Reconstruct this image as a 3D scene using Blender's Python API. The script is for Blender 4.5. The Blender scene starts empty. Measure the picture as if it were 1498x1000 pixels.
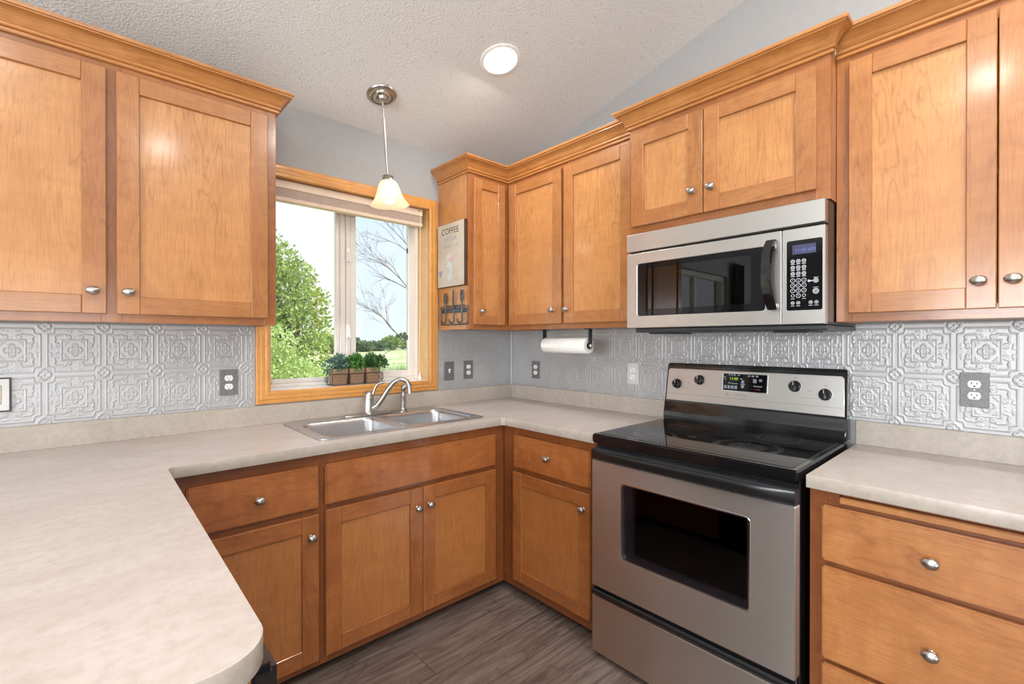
import bpy, bmesh, math, random
import numpy as np
from mathutils import Vector, Matrix, Euler
SC = bpy.context.scene
COL = SC.collection
PI = math.pi
# ------------------------------------------------------------------ camera, sky, sun, exposure
cd = bpy.data.cameras.new('camera'); cam = bpy.data.objects.new('camera', cd); COL.objects.link(cam)
cam.location = (-2.2274, -2.4552, 1.3175)
cam.rotation_euler = (math.radians(90 - 0.2166), 0, math.radians(-42.2657))
cd.sensor_width = 36; cd.lens = 679.425 / 1498 * 36; cd.clip_start = 0.02; cd.clip_end = 600
SC.camera = cam
SC.view_settings.view_transform = 'Standard'; SC.view_settings.look = 'None'
SC.view_settings.gamma = 1; SC.view_settings.use_curve_mapping = False
SC.view_settings.exposure = -0.12
w = bpy.data.worlds.new('sky'); SC.world = w; w.use_nodes = True
wn, wl = w.node_tree.nodes, w.node_tree.links
wn.clear()
wo = wn.new('ShaderNodeOutputWorld'); wb = wn.new('ShaderNodeBackground')
wt = wn.new('ShaderNodeTexCoord'); ws = wn.new('ShaderNodeSeparateXYZ'); wr = wn.new('ShaderNodeValToRGB')
wl.new(wt.outputs['Generated'], ws.inputs[0]); wl.new(ws.outputs['Z'], wr.inputs[0])
wl.new(wr.outputs[0], wb.inputs[0]); wl.new(wb.outputs[0], wo.inputs[0])
wr.color_ramp.elements[0].position = 0.0; wr.color_ramp.elements[0].color = (0.93, 0.97, 1.0, 1)
wr.color_ramp.elements[1].position = 0.7; wr.color_ramp.elements[1].color = (0.62, 0.80, 1.0, 1)
wb.inputs[1].default_value = 1.5
sl = bpy.data.lights.new('sun', 'SUN'); sl.energy = 8.5; sl.angle = 0.02; sl.color = (1, 0.95, 0.86)
so = bpy.data.objects.new('sun', sl); COL.objects.link(so)
so.rotation_euler = Vector((0.62, -0.30, 0.85)).to_track_quat('Z', 'Y').to_euler()

def area(name, loc, aim, size, power, color, shape='RECTANGLE', size_y=None, spread=PI):
    l = bpy.data.lights.new(name, 'AREA'); l.shape = shape; l.size = size; l.size_y = size_y or size
    l.energy = power; l.color = color; l.spread = spread
    o = bpy.data.objects.new(name, l); COL.objects.link(o); o.location = loc
    o.rotation_euler = (-Vector(aim)).to_track_quat('Z', 'Y').to_euler()
    return o
# fill lamps added at the unseen patio door and side window, tilted upwards
area('patio_fill', (-3.4, -6.12, 1.15), (0, 1, 0.9), 3.0, 140, (0.93, 0.97, 1.0), size_y=2.1)
area('side_window_fill', (-6.62, -3.0, 1.5), (1, 0, 0.75), 2.6, 310, (0.93, 0.97, 1.0), size_y=1.5)
LAMPS = [(-0.757, -0.754), (-0.95, -2.55), (-2.75, -2.3), (-1.7, -3.9), (-3.9, -3.6)]  # first lamp is in view; the others are unseen, added to brighten the room
LAMP_W = [7.0, 22.0, 16.0, 20.0, 20.0]
def ceil_z(y): return 2.481 - 0.25 * y if y > -3.5 else 2.481 + 0.875 + 0.25 * (y + 3.5)
for (lx, ly), lw in zip(LAMPS, LAMP_W):
    area('recessed_lamp', (lx, ly, ceil_z(ly) - 0.035), (0, 0, -1), 0.14, lw, (1.0, 0.95, 0.88), 'DISK')

# ------------------------------------------------------------------ materials
def N(nt, t, **k):
    n = nt.nodes.new(t)
    for a, b in k.items(): setattr(n, a, b)
    return n
def newmat(name):
    m = bpy.data.materials.new(name); m.use_nodes = True
    return m, m.node_tree, m.node_tree.nodes['Principled BSDF']
def setp(b, base=None, rough=None, metal=None, **k):
    if base is not None: b.inputs['Base Color'].default_value = (*base, 1)
    if rough is not None: b.inputs['Roughness'].default_value = rough
    if metal is not None: b.inputs['Metallic'].default_value = metal
    for a, v in k.items(): b.inputs[a.replace('_', ' ')].default_value = v
def ramp(nt, pts, src=None):
    r = N(nt, 'ShaderNodeValToRGB'); e = r.color_ramp.elements
    while len(e) < len(pts): e.new(0.5)
    for q, (p, c) in zip(e, pts):
        q.position = p; q.color = (*c, 1) if len(c) == 3 else c
    if src is not None: nt.links.new(src, r.inputs[0])
    return r.outputs[0]
def mapped(nt, scale, island=False):
    tc = N(nt, 'ShaderNodeTexCoord'); mp = N(nt, 'ShaderNodeMapping'); mp.inputs['Scale'].default_value = scale
    src = tc.outputs['Object']
    if island:
        g = N(nt, 'ShaderNodeNewGeometry'); v = N(nt, 'ShaderNodeVectorMath', operation='SCALE')
        v.inputs[0].default_value = (3.1, 2.3, 4.7); nt.links.new(g.outputs['Random Per Island'], v.inputs['Scale'])
        a = N(nt, 'ShaderNodeVectorMath', operation='ADD'); nt.links.new(src, a.inputs[0]); nt.links.new(v.outputs[0], a.inputs[1])
        src = a.outputs[0]
    nt.links.new(src, mp.inputs[0]); return mp.outputs[0]
def noise(nt, vec, scale=1, detail=2, rough=0.5, dist=0):
    n = N(nt, 'ShaderNodeTexNoise'); n.inputs['Scale'].default_value = scale; n.inputs['Detail'].default_value = detail
    n.inputs['Roughness'].default_value = rough; n.inputs['Distortion'].default_value = dist
    nt.links.new(vec, n.inputs['Vector']); return n.outputs[0]
def math_(nt, op, a, b=None):
    n = N(nt, 'ShaderNodeMath', operation=op)
    for i, v in enumerate((a, b)):
        if v is None: continue
        if isinstance(v, (int, float)): n.inputs[i].default_value = v
        else: nt.links.new(v, n.inputs[i])
    return n.outputs[0]
def mix(nt, fac, a, b, blend='MIX'):
    n = N(nt, 'ShaderNodeMix', data_type='RGBA', blend_type=blend)
    for i, v in ((0, fac), (6, a), (7, b)):
        if isinstance(v, (int, float)): n.inputs[i].default_value = v
        elif isinstance(v, tuple): n.inputs[i].default_value = (*v, 1)
        else: nt.links.new(v, n.inputs[i])
    return n.outputs[2]
def bump(nt, b, h, strength=0.3, dist=0.002):
    n = N(nt, 'ShaderNodeBump'); n.inputs['Strength'].default_value = strength; n.inputs['Distance'].default_value = dist
    nt.links.new(h, n.inputs['Height']); nt.links.new(n.outputs[0], b.inputs['Normal'])
def plain(name, base, rough=0.5, metal=0.0, var=0.06, scale=25, **k):
    m, nt, b = newmat(name); setp(b, base, rough, metal, **k)
    v = noise(nt, mapped(nt, (1, 1, 1)), scale, 3)
    lo = tuple(c * (1 - var) for c in base); hi = tuple(min(1, c * (1 + var)) for c in base)
    nt.links.new(ramp(nt, [(0.3, lo), (0.7, hi)], v), b.inputs['Base Color'])
    return m
def wood(name, axis, light, mid, dark, rough=0.30, figure=0.45, coat=0.42, spread=0.24):
    m, nt, b = newmat(name)
    def st(a, c): return {'x': (c, a, a), 'z': (a, a, c), 'y': (a, c, a)}[axis]
    bl = noise(nt, mapped(nt, st(7, 3.2), True), 1, 6, 0.68, 1.2)          # soft stain blotches
    cu = noise(nt, mapped(nt, st(5, 24), True), 1, 3, 0.55, 0.8)           # curl across the grain
    fg = noise(nt, mapped(nt, st(9, 1.5), True), 1, 3.0, 0.5, 0.5)         # growth rings
    ln = math_(nt, 'PINGPONG', math_(nt, 'MULTIPLY', fg, 13), 0.5)
    line = ramp(nt, [(0.0, (1, 1, 1)), (0.05, (0.45, 0.45, 0.45)), (0.22, (0, 0, 0))], ln)
    patch = ramp(nt, [(0.42, (0.15, 0.15, 0.15)), (0.62, (1, 1, 1))], noise(nt, mapped(nt, st(4, 1.6), True), 1, 2))
    po = noise(nt, mapped(nt, st(230, 12), True), 1, 2)
    g = N(nt, 'ShaderNodeNewGeometry')
    c = ramp(nt, [(0.30, mid), (0.60, light)], bl)
    c = mix(nt, ramp(nt, [(0.38, (0.42, 0.42, 0.42)), (0.58, (0, 0, 0))], cu), c, mid)
    c = mix(nt, math_(nt, 'MULTIPLY', math_(nt, 'MULTIPLY', line, patch), figure), c, dark)
    c = mix(nt, ramp(nt, [(0.34, (0.20, 0.20, 0.20)), (0.52, (0, 0, 0))], po), c, dark)
    k = math_(nt, 'ADD', math_(nt, 'MULTIPLY', g.outputs['Random Per Island'], spread), 1 - spread)
    cc = N(nt, 'ShaderNodeCombineColor')
    for i in range(3): nt.links.new(k, cc.inputs[i])
    c = mix(nt, 1.0, c, cc.outputs[0], 'MULTIPLY')
    nt.links.new(c, b.inputs['Base Color'])
    setp(b, None, rough, 0, Coat_Weight=coat, Coat_Roughness=0.14)
    bump(nt, b, po, 0.06, 0.001)
    return m
ML, MM, MD = (0.52, 0.222, 0.074), (0.40, 0.148, 0.044), (0.20, 0.060, 0.016)
PL = (0.61, 0.285, 0.098)
maple_v = wood('maple_vertical', 'z', ML, MM, MD)
maple_h = wood('maple_horizontal', 'x', ML, MM, MD)
maple_panel = wood('maple_panel', 'z', PL, (0.50, 0.212, 0.070), MD, figure=0.42, spread=0.10)
maple_crown = wood('maple_crown', 'x', (0.56, 0.24, 0.07), (0.44, 0.175, 0.047), MD, spread=0.12)
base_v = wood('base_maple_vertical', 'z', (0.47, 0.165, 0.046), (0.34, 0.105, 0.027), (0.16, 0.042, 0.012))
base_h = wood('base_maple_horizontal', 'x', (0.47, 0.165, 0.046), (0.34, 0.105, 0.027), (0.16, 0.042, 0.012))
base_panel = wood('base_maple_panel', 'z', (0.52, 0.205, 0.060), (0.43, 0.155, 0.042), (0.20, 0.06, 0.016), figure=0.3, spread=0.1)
oak_h = wood('oak_horizontal', 'x', (0.70, 0.33, 0.085), (0.60, 0.26, 0.06), (0.36, 0.13, 0.025), rough=0.35, spread=0.1, figure=0.5)
oak_v = wood('oak_vertical', 'z', (0.70, 0.33, 0.085), (0.60, 0.26, 0.06), (0.36, 0.13, 0.025), rough=0.35, spread=0.1, figure=0.5)
oak_jamb = wood('oak_jamb', 'z', (0.74, 0.46, 0.20), (0.66, 0.38, 0.15), (0.45, 0.2, 0.06), rough=0.3, spread=0.05, figure=0.3)  # paler oak copy; sunlight on the jamb is put into the colour
frame_v = wood('shaded_frame_vertical', 'z', (0.40, 0.150, 0.045), (0.30, 0.100, 0.028), (0.15, 0.042, 0.012), spread=0.15)  # shade of the door gaps is put into these darker frame tones
frame_h = wood('shaded_frame_horizontal', 'x', (0.40, 0.150, 0.045), (0.30, 0.100, 0.028), (0.15, 0.042, 0.012), spread=0.15)
frame_low_v = wood('deep_shaded_frame_vertical', 'z', (0.29, 0.092, 0.025), (0.21, 0.060, 0.016), (0.10, 0.026, 0.008), spread=0.15)  # deeper copy for the base frames, drawer-gap shade put into the colour
frame_low_h = wood('deep_shaded_frame_horizontal', 'x', (0.29, 0.092, 0.025), (0.21, 0.060, 0.016), (0.10, 0.026, 0.008), spread=0.15)
MAPLE = [maple_v, maple_h, maple_panel, maple_crown]
BASE = [base_v, base_h, base_panel, maple_crown]

wall_paint = plain('grey_wall_paint', (0.36, 0.355, 0.36), 0.7, var=0.02)
white_vinyl = plain('white_vinyl', (0.74, 0.70, 0.66), 0.35, var=0.02)
sill_white = plain('white_sill', (0.92, 0.92, 0.91), 0.35, var=0.02)
blind_mat = plain('beige_blind', (0.56, 0.44, 0.38), 0.45, var=0.04)
blind_light = plain('cream_blind_rail', (0.70, 0.55, 0.43), 0.45, var=0.04)
black_plastic = plain('black_plastic', (0.008, 0.008, 0.009), 0.25, var=0.1)
black_enamel = plain('black_enamel', (0.006, 0.006, 0.007), 0.12, var=0.1, Coat_Weight=0.5, Coat_Roughness=0.05)
black_glass = plain('black_glass', (0.004, 0.004, 0.005), 0.04, var=0.1, Specular_IOR_Level=0.3)
charcoal = plain('charcoal_plastic', (0.035, 0.037, 0.042), 0.35)
white_plastic = plain('white_plastic', (0.82, 0.81, 0.78), 0.35, var=0.02)
beige_plastic = plain('beige_plastic', (0.66, 0.55, 0.42), 0.4, var=0.02)
dark_slot = plain('dark_slot', (0.02, 0.018, 0.016), 0.6)
dark_frame = plain('dark_plate_edge', (0.05, 0.035, 0.03), 0.45)
paper = plain('white_paper', (0.86, 0.85, 0.83), 0.9, var=0.03, scale=60)
rubber = plain('black_rubber', (0.012, 0.012, 0.012), 0.7)
key_grey = plain('grey_key_print', (0.55, 0.57, 0.6), 0.5, var=0.03)
key_pad = plain('grey_key_pad', (0.20, 0.22, 0.25), 0.4, var=0.05)
red_print = plain('red_print', (0.5, 0.03, 0.04), 0.5)
faint_print = plain('grey_print', (0.20, 0.19, 0.18), 0.5)
burlap = plain('brown_burlap', (0.30, 0.185, 0.115), 0.9, var=0.25, scale=220)
wire_mat = plain('dark_wire', (0.05, 0.045, 0.045), 0.4, 0.6)
iron = plain('grey_black_iron', (0.10, 0.11, 0.13), 0.38, 0.7, var=0.3, scale=80)
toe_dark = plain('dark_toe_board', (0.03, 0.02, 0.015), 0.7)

def steel_mat(name, base, rough, axis, aniso=0.0, streak=0.025):
    m, nt, b = newmat(name); setp(b, base, rough, 1.0, Anisotropic=aniso, Anisotropic_Rotation=0.25)
    if axis == 'n': return m
    tg = N(nt, 'ShaderNodeTangent', direction_type='UV_MAP', uv_map='UVMap'); nt.links.new(tg.outputs[0], b.inputs['Tangent'])
    sc = {'x': (1.5, 300, 300), 'z': (300, 300, 1.5)}[axis]
    s = noise(nt, mapped(nt, sc), 1, 2)
    lo = tuple(c * (1 - streak) for c in base)
    nt.links.new(ramp(nt, [(0.3, lo), (0.7, base)], s), b.inputs['Base Color'])
    return m
steel = steel_mat('brushed_steel', (0.74, 0.685, 0.65), 0.40, 'x', 1.0)
steel_light = steel_mat('light_brushed_steel', (0.66, 0.64, 0.615), 0.34, 'x', 0.5)
sink_steel = steel_mat('sink_steel', (0.56, 0.56, 0.575), 0.28, 'n')
nickel = steel_mat('brushed_nickel', (0.46, 0.44, 0.42), 0.30, 'n')
chrome = steel_mat('polished_trim', (0.8, 0.8, 0.8), 0.12, 'n', 0.0)

def tin_mat():
    m, nt, b = newmat('embossed_tin'); setp(b, (0.50, 0.50, 0.515), 0.42, 0.4)
    v = noise(nt, mapped(nt, (1, 1, 1)), 9, 4)
    nt.links.new(ramp(nt, [(0.3, (0.41, 0.41, 0.42)), (0.7, (0.46, 0.46, 0.47))], v), b.inputs['Base Color'])
    return m
tin = tin_mat()
def plate_mat():
    m, nt, b = newmat('pewter_plate'); setp(b, (0.18, 0.18, 0.185), 0.5, 0.5)
    v = noise(nt, mapped(nt, (1, 1, 1)), 500, 3)
    nt.links.new(ramp(nt, [(0.3, (0.12, 0.12, 0.125)), (0.7, (0.26, 0.26, 0.265))], v), b.inputs['Base Color']); return m
pewter = plate_mat()
pewter_light = plain('light_pewter_plate', (0.60, 0.60, 0.60), 0.45, 0.2, var=0.1, scale=400)
def laminate(name, a, bcol, c):
    m, nt, b = newmat(name); setp(b, a, 0.33)
    n1 = noise(nt, mapped(nt, (1, 2.2, 1)), 5, 5, 0.62, 0.5); n2 = noise(nt, mapped(nt, (1, 1, 1)), 45, 4, 0.7)
    col = mix(nt, ramp(nt, [(0.38, (0, 0, 0)), (0.66, (1, 1, 1))], n1), a, bcol)
    col = mix(nt, ramp(nt, [(0.45, (0, 0, 0)), (0.72, (0.55, 0.55, 0.55))], n2), col, c)
    nt.links.new(col, b.inputs['Base Color']); return m
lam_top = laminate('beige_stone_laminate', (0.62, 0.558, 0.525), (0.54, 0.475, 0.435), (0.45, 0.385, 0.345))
lam_edge = laminate('beige_stone_laminate_edge', (0.47, 0.415, 0.36), (0.41, 0.36, 0.31), (0.32, 0.275, 0.235))  # darker copy of the top laminate; shade on the counter edge put into colour

def ceil_mat():
    m, nt, b = newmat('textured_ceiling'); setp(b, (0.8, 0.79, 0.78), 0.9)
    v = noise(nt, mapped(nt, (1, 1, 1)), 110, 3, 0.55)
    h = ramp(nt, [(0.42, (0, 0, 0)), (0.62, (1, 1, 1))], v)
    nt.links.new(ramp(nt, [(0.29, (0.45, 0.45, 0.45)), (0.37, (0.81, 0.815, 0.82))], v), b.inputs['Base Color'])
    bump(nt, b, h, 0.40, 0.003); return m
ceiling_mat = ceil_mat()
def floor_mat():
    m, nt, b = newmat('grey_brown_plank_floor'); setp(b, None, 0.42)
    br = N(nt, 'ShaderNodeTexBrick'); br.offset = 0.37; br.inputs['Scale'].default_value = 1
    br.inputs['Brick Width'].default_value = 1.22; br.inputs['Row Height'].default_value = 0.18
    br.inputs['Mortar Size'].default_value = 0.0012; br.inputs['Mortar Smooth'].default_value = 0.1
    br.inputs['Color1'].default_value = (0.0, 0.0, 0.0, 1); br.inputs['Color2'].default_value = (1, 1, 1, 1); br.inputs['Mortar'].default_value = (0.5, 0.5, 0.5, 1)
    nt.links.new(mapped(nt, (1, 1, 1)), br.inputs['Vector'])
    tc = N(nt, 'ShaderNodeTexCoord'); ad = N(nt, 'ShaderNodeVectorMath', operation='MULTIPLY_ADD')
    nt.links.new(br.outputs['Color'], ad.inputs[0]); ad.inputs[1].default_value = (7.3, 3.1, 0); nt.links.new(tc.outputs['Object'], ad.inputs[2])
    def mp(s):
        q = N(nt, 'ShaderNodeMapping'); q.inputs['Scale'].default_value = s; nt.links.new(ad.outputs[0], q.inputs[0]); return q.outputs[0]
    grain = noise(nt, mp((3, 40, 1)), 1, 5, 0.65, 0.4)
    fig = noise(nt, mp((1.6, 9, 1)), 1, 3, 0.5, 0.8)
    ln = math_(nt, 'PINGPONG', math_(nt, 'MULTIPLY', fig, 7), 0.5)
    c = ramp(nt, [(0.25, (0.088, 0.060, 0.050)), (0.5, (0.180, 0.136, 0.116)), (0.75, (0.28, 0.228, 0.20))], grain)
    c = mix(nt, ramp(nt, [(0.0, (0.5, 0.5, 0.5)), (0.12, (0.10, 0.10, 0.10)), (0.5, (0, 0, 0))], ln), c, (0.065, 0.045, 0.038))
    vo = N(nt, 'ShaderNodeTexVoronoi'); vo.inputs['Scale'].default_value = 1; nt.links.new(mp((2.2, 6, 1)), vo.inputs['Vector'])
    c = mix(nt, ramp(nt, [(0.0, (0.8, 0.8, 0.8)), (0.13, (0, 0, 0))], vo.outputs['Distance']), c, (0.035, 0.024, 0.02))
    c = mix(nt, br.outputs['Fac'], c, (0.02, 0.015, 0.013))
    nt.links.new(c, b.inputs['Base Color']); bump(nt, b, grain, 0.15, 0.002); return m
floor_m = floor_mat()
def glass_mat(name, tint=(1, 1, 1), refl=1.0):
    m = bpy.data.materials.new(name); m.use_nodes = True; nt = m.node_tree; nt.nodes.clear()
    o = N(nt, 'ShaderNodeOutputMaterial'); t = N(nt, 'ShaderNodeBsdfTransparent'); g = N(nt, 'ShaderNodeBsdfGlossy')
    t.inputs[0].default_value = (*tint, 1); g.inputs['Roughness'].default_value = 0.01; f = N(nt, 'ShaderNodeLayerWeight'); f.inputs[0].default_value = 0.5
    x = N(nt, 'ShaderNodeMixShader'); nt.links.new(math_(nt, 'ADD', math_(nt, 'MULTIPLY', math_(nt, 'POWER', f.outputs['Facing'], 5), 0.9 * refl), 0.045 * refl), x.inputs[0])
    nt.links.new(t.outputs[0], x.inputs[1]); nt.links.new(g.outputs[0], x.inputs[2]); nt.links.new(x.outputs[0], o.inputs[0]); return m
pane_glass = glass_mat('window_glass')
smoked_glass = glass_mat('smoked_glass', (0.10, 0.09, 0.10), 1.6)
oven_glass = glass_mat('oven_window_glass', (0.46, 0.42, 0.45), 0.8)
screened_glass = glass_mat('screened_window_glass', (0.86, 0.90, 0.93))
def emit(name, col, s):
    m, nt, b = newmat(name); setp(b, (0.02, 0.02, 0.02), 0.4); b.inputs['Emission Color'].default_value = (*col, 1); b.inputs['Emission Strength'].default_value = s; return m
lamp_glow = emit('lamp_glow', (1, 0.96, 0.9), 6)
bulb_glow = emit('bulb_glow', (1, 0.90, 0.74), 6)
led_green = emit('green_digits', (0.55, 0.95, 0.03), 1.0)
led_blue = emit('blue_digits', (0.16, 0.30, 0.85), 0.8)
lcd_back = emit('violet_display', (0.045, 0.04, 0.16), 0.9)
red_dot = emit('red_lamp_dot', (0.5, 0.02, 0.02), 0.5)
def shade_mat():
    m = bpy.data.materials.new('frosted_cream_glass'); m.use_nodes = True; nt = m.node_tree; nt.nodes.clear()
    o = N(nt, 'ShaderNodeOutputMaterial'); d = N(nt, 'ShaderNodeBsdfDiffuse'); t = N(nt, 'ShaderNodeBsdfTranslucent'); g = N(nt, 'ShaderNodeBsdfGlossy')
    v = noise(nt, mapped(nt, (1, 1, 1)), 14, 4)
    c = ramp(nt, [(0.3, (0.93, 0.80, 0.64)), (0.7, (0.96, 0.88, 0.77))], v)
    nt.links.new(c, d.inputs[0]); nt.links.new(c, t.inputs[0]); g.inputs['Roughness'].default_value = 0.2
    a = N(nt, 'ShaderNodeMixShader'); a.inputs[0].default_value = 0.6; b = N(nt, 'ShaderNodeMixShader'); b.inputs[0].default_value = 0.06
    nt.links.new(d.outputs[0], a.inputs[1]); nt.links.new(t.outputs[0], a.inputs[2]); nt.links.new(a.outputs[0], b.inputs[1]); nt.links.new(g.outputs[0], b.inputs[2]); tp = N(nt, 'ShaderNodeBsdfTransparent'); tp.inputs[0].default_value = (1, .93, .8, 1); e = N(nt, 'ShaderNodeMixShader'); e.inputs[0].default_value = 0.24
    nt.links.new(b.outputs[0], e.inputs[1]); nt.links.new(tp.outputs[0], e.inputs[2]); nt.links.new(e.outputs[0], o.inputs[0]); return m
shade_glass = shade_mat()
def leaf_mat(name, a, b_, c):
    m, nt, b = newmat(name); g = N(nt, 'ShaderNodeNewGeometry')
    nt.links.new(ramp(nt, [(0.0, a), (0.5, b_), (1.0, c)], g.outputs['Random Per Island']), b.inputs['Base Color']); setp(b, None, 0.5)
    b.inputs['Subsurface Weight'].default_value = 0.0
    tr = N(nt, 'ShaderNodeBsdfTranslucent'); nt.links.new(ramp(nt, [(0.0, a), (1.0, c)], g.outputs['Random Per Island']), tr.inputs[0])
    ms = N(nt, 'ShaderNodeMixShader'); ms.inputs[0].default_value = 0.3
    o = nt.nodes['Material Output']; nt.links.new(b.outputs[0], ms.inputs[1]); nt.links.new(tr.outputs[0], ms.inputs[2]); nt.links.new(ms.outputs[0], o.inputs[0]); return m
leaf_tree = leaf_mat('tree_leaves', (0.14, 0.24, 0.03), (0.30, 0.42, 0.08), (0.52, 0.60, 0.22))
leaf_bush = leaf_mat('bush_leaves', (0.28, 0.42, 0.10), (0.46, 0.60, 0.20), (0.66, 0.74, 0.38))
leaf_far = leaf_mat('far_leaves', (0.10, 0.16, 0.05), (0.16, 0.24, 0.08), (0.22, 0.30, 0.12))
leaf_pot_a = leaf_mat('blue_green_leaves', (0.05, 0.13, 0.09), (0.13, 0.27, 0.20), (0.30, 0.42, 0.36))
leaf_pot_b = leaf_mat('bright_green_leaves', (0.05, 0.16, 0.03), (0.12, 0.32, 0.07), (0.26, 0.48, 0.14))
leaf_pot_c = leaf_mat('deep_green_leaves', (0.02, 0.07, 0.025), (0.06, 0.17, 0.05), (0.16, 0.32, 0.10))
bark = plain('grey_brown_bark', (0.17, 0.125, 0.095), 0.9, var=0.3, scale=20)
bark_pale = plain('pale_bare_bark', (0.26, 0.20, 0.16), 0.9, var=0.3, scale=8)
def field_mat():
    m, nt, b = newmat('meadow_field'); setp(b, None, 0.95)
    n1 = noise(nt, mapped(nt, (1, 1, 1)), 0.25, 5, 0.6); n2 = noise(nt, mapped(nt, (1, 1, 1)), 5, 5, 0.7)
    c = ramp(nt, [(0.38, (0.30, 0.38, 0.13)), (0.52, (0.55, 0.50, 0.27)), (0.70, (0.64, 0.56, 0.34))], n1)
    c = mix(nt, ramp(nt, [(0.35, (0.5, 0.5, 0.5)), (0.6, (0, 0, 0))], n2), c, (0.22, 0.30, 0.08))
    nt.links.new(c, b.inputs['Base Color']); return m
field_m = field_mat()
def sign_mat():
    m, nt, b = newmat('weathered_sign_board'); setp(b, None, 0.5)
    n1 = noise(nt, mapped(nt, (2, 30, 1.2)), 1, 4, 0.6); n2 = noise(nt, mapped(nt, (1, 1, 1)), 7, 3)
    c = ramp(nt, [(0.3, (0.36, 0.29, 0.225)), (0.65, (0.54, 0.46, 0.375))], n1)
    c = mix(nt, ramp(nt, [(0.45, (0, 0, 0)), (0.75, (0.6, 0.6, 0.6))], n2), c, (0.60, 0.56, 0.52))
    nt.links.new(c, b.inputs['Base Color']); return m
sign_m = sign_mat()
sign_edge = plain('dark_sign_edge', (0.06, 0.028, 0.014), 0.6, var=0.2)
sign_blue = plain('faded_blue_print', (0.27, 0.30, 0.34), 0.6, var=0.1)
sign_black = plain('black_print', (0.05, 0.04, 0.04), 0.6)
sign_pink = plain('faded_pink_print', (0.60, 0.40, 0.38), 0.6, var=0.1)
sign_pale = plain('faded_pale_blue_print', (0.50, 0.53, 0.54), 0.6, var=0.1)
curtain_m = plain('grey_curtain', (0.12, 0.115, 0.125), 0.9, var=0.1)

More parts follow.
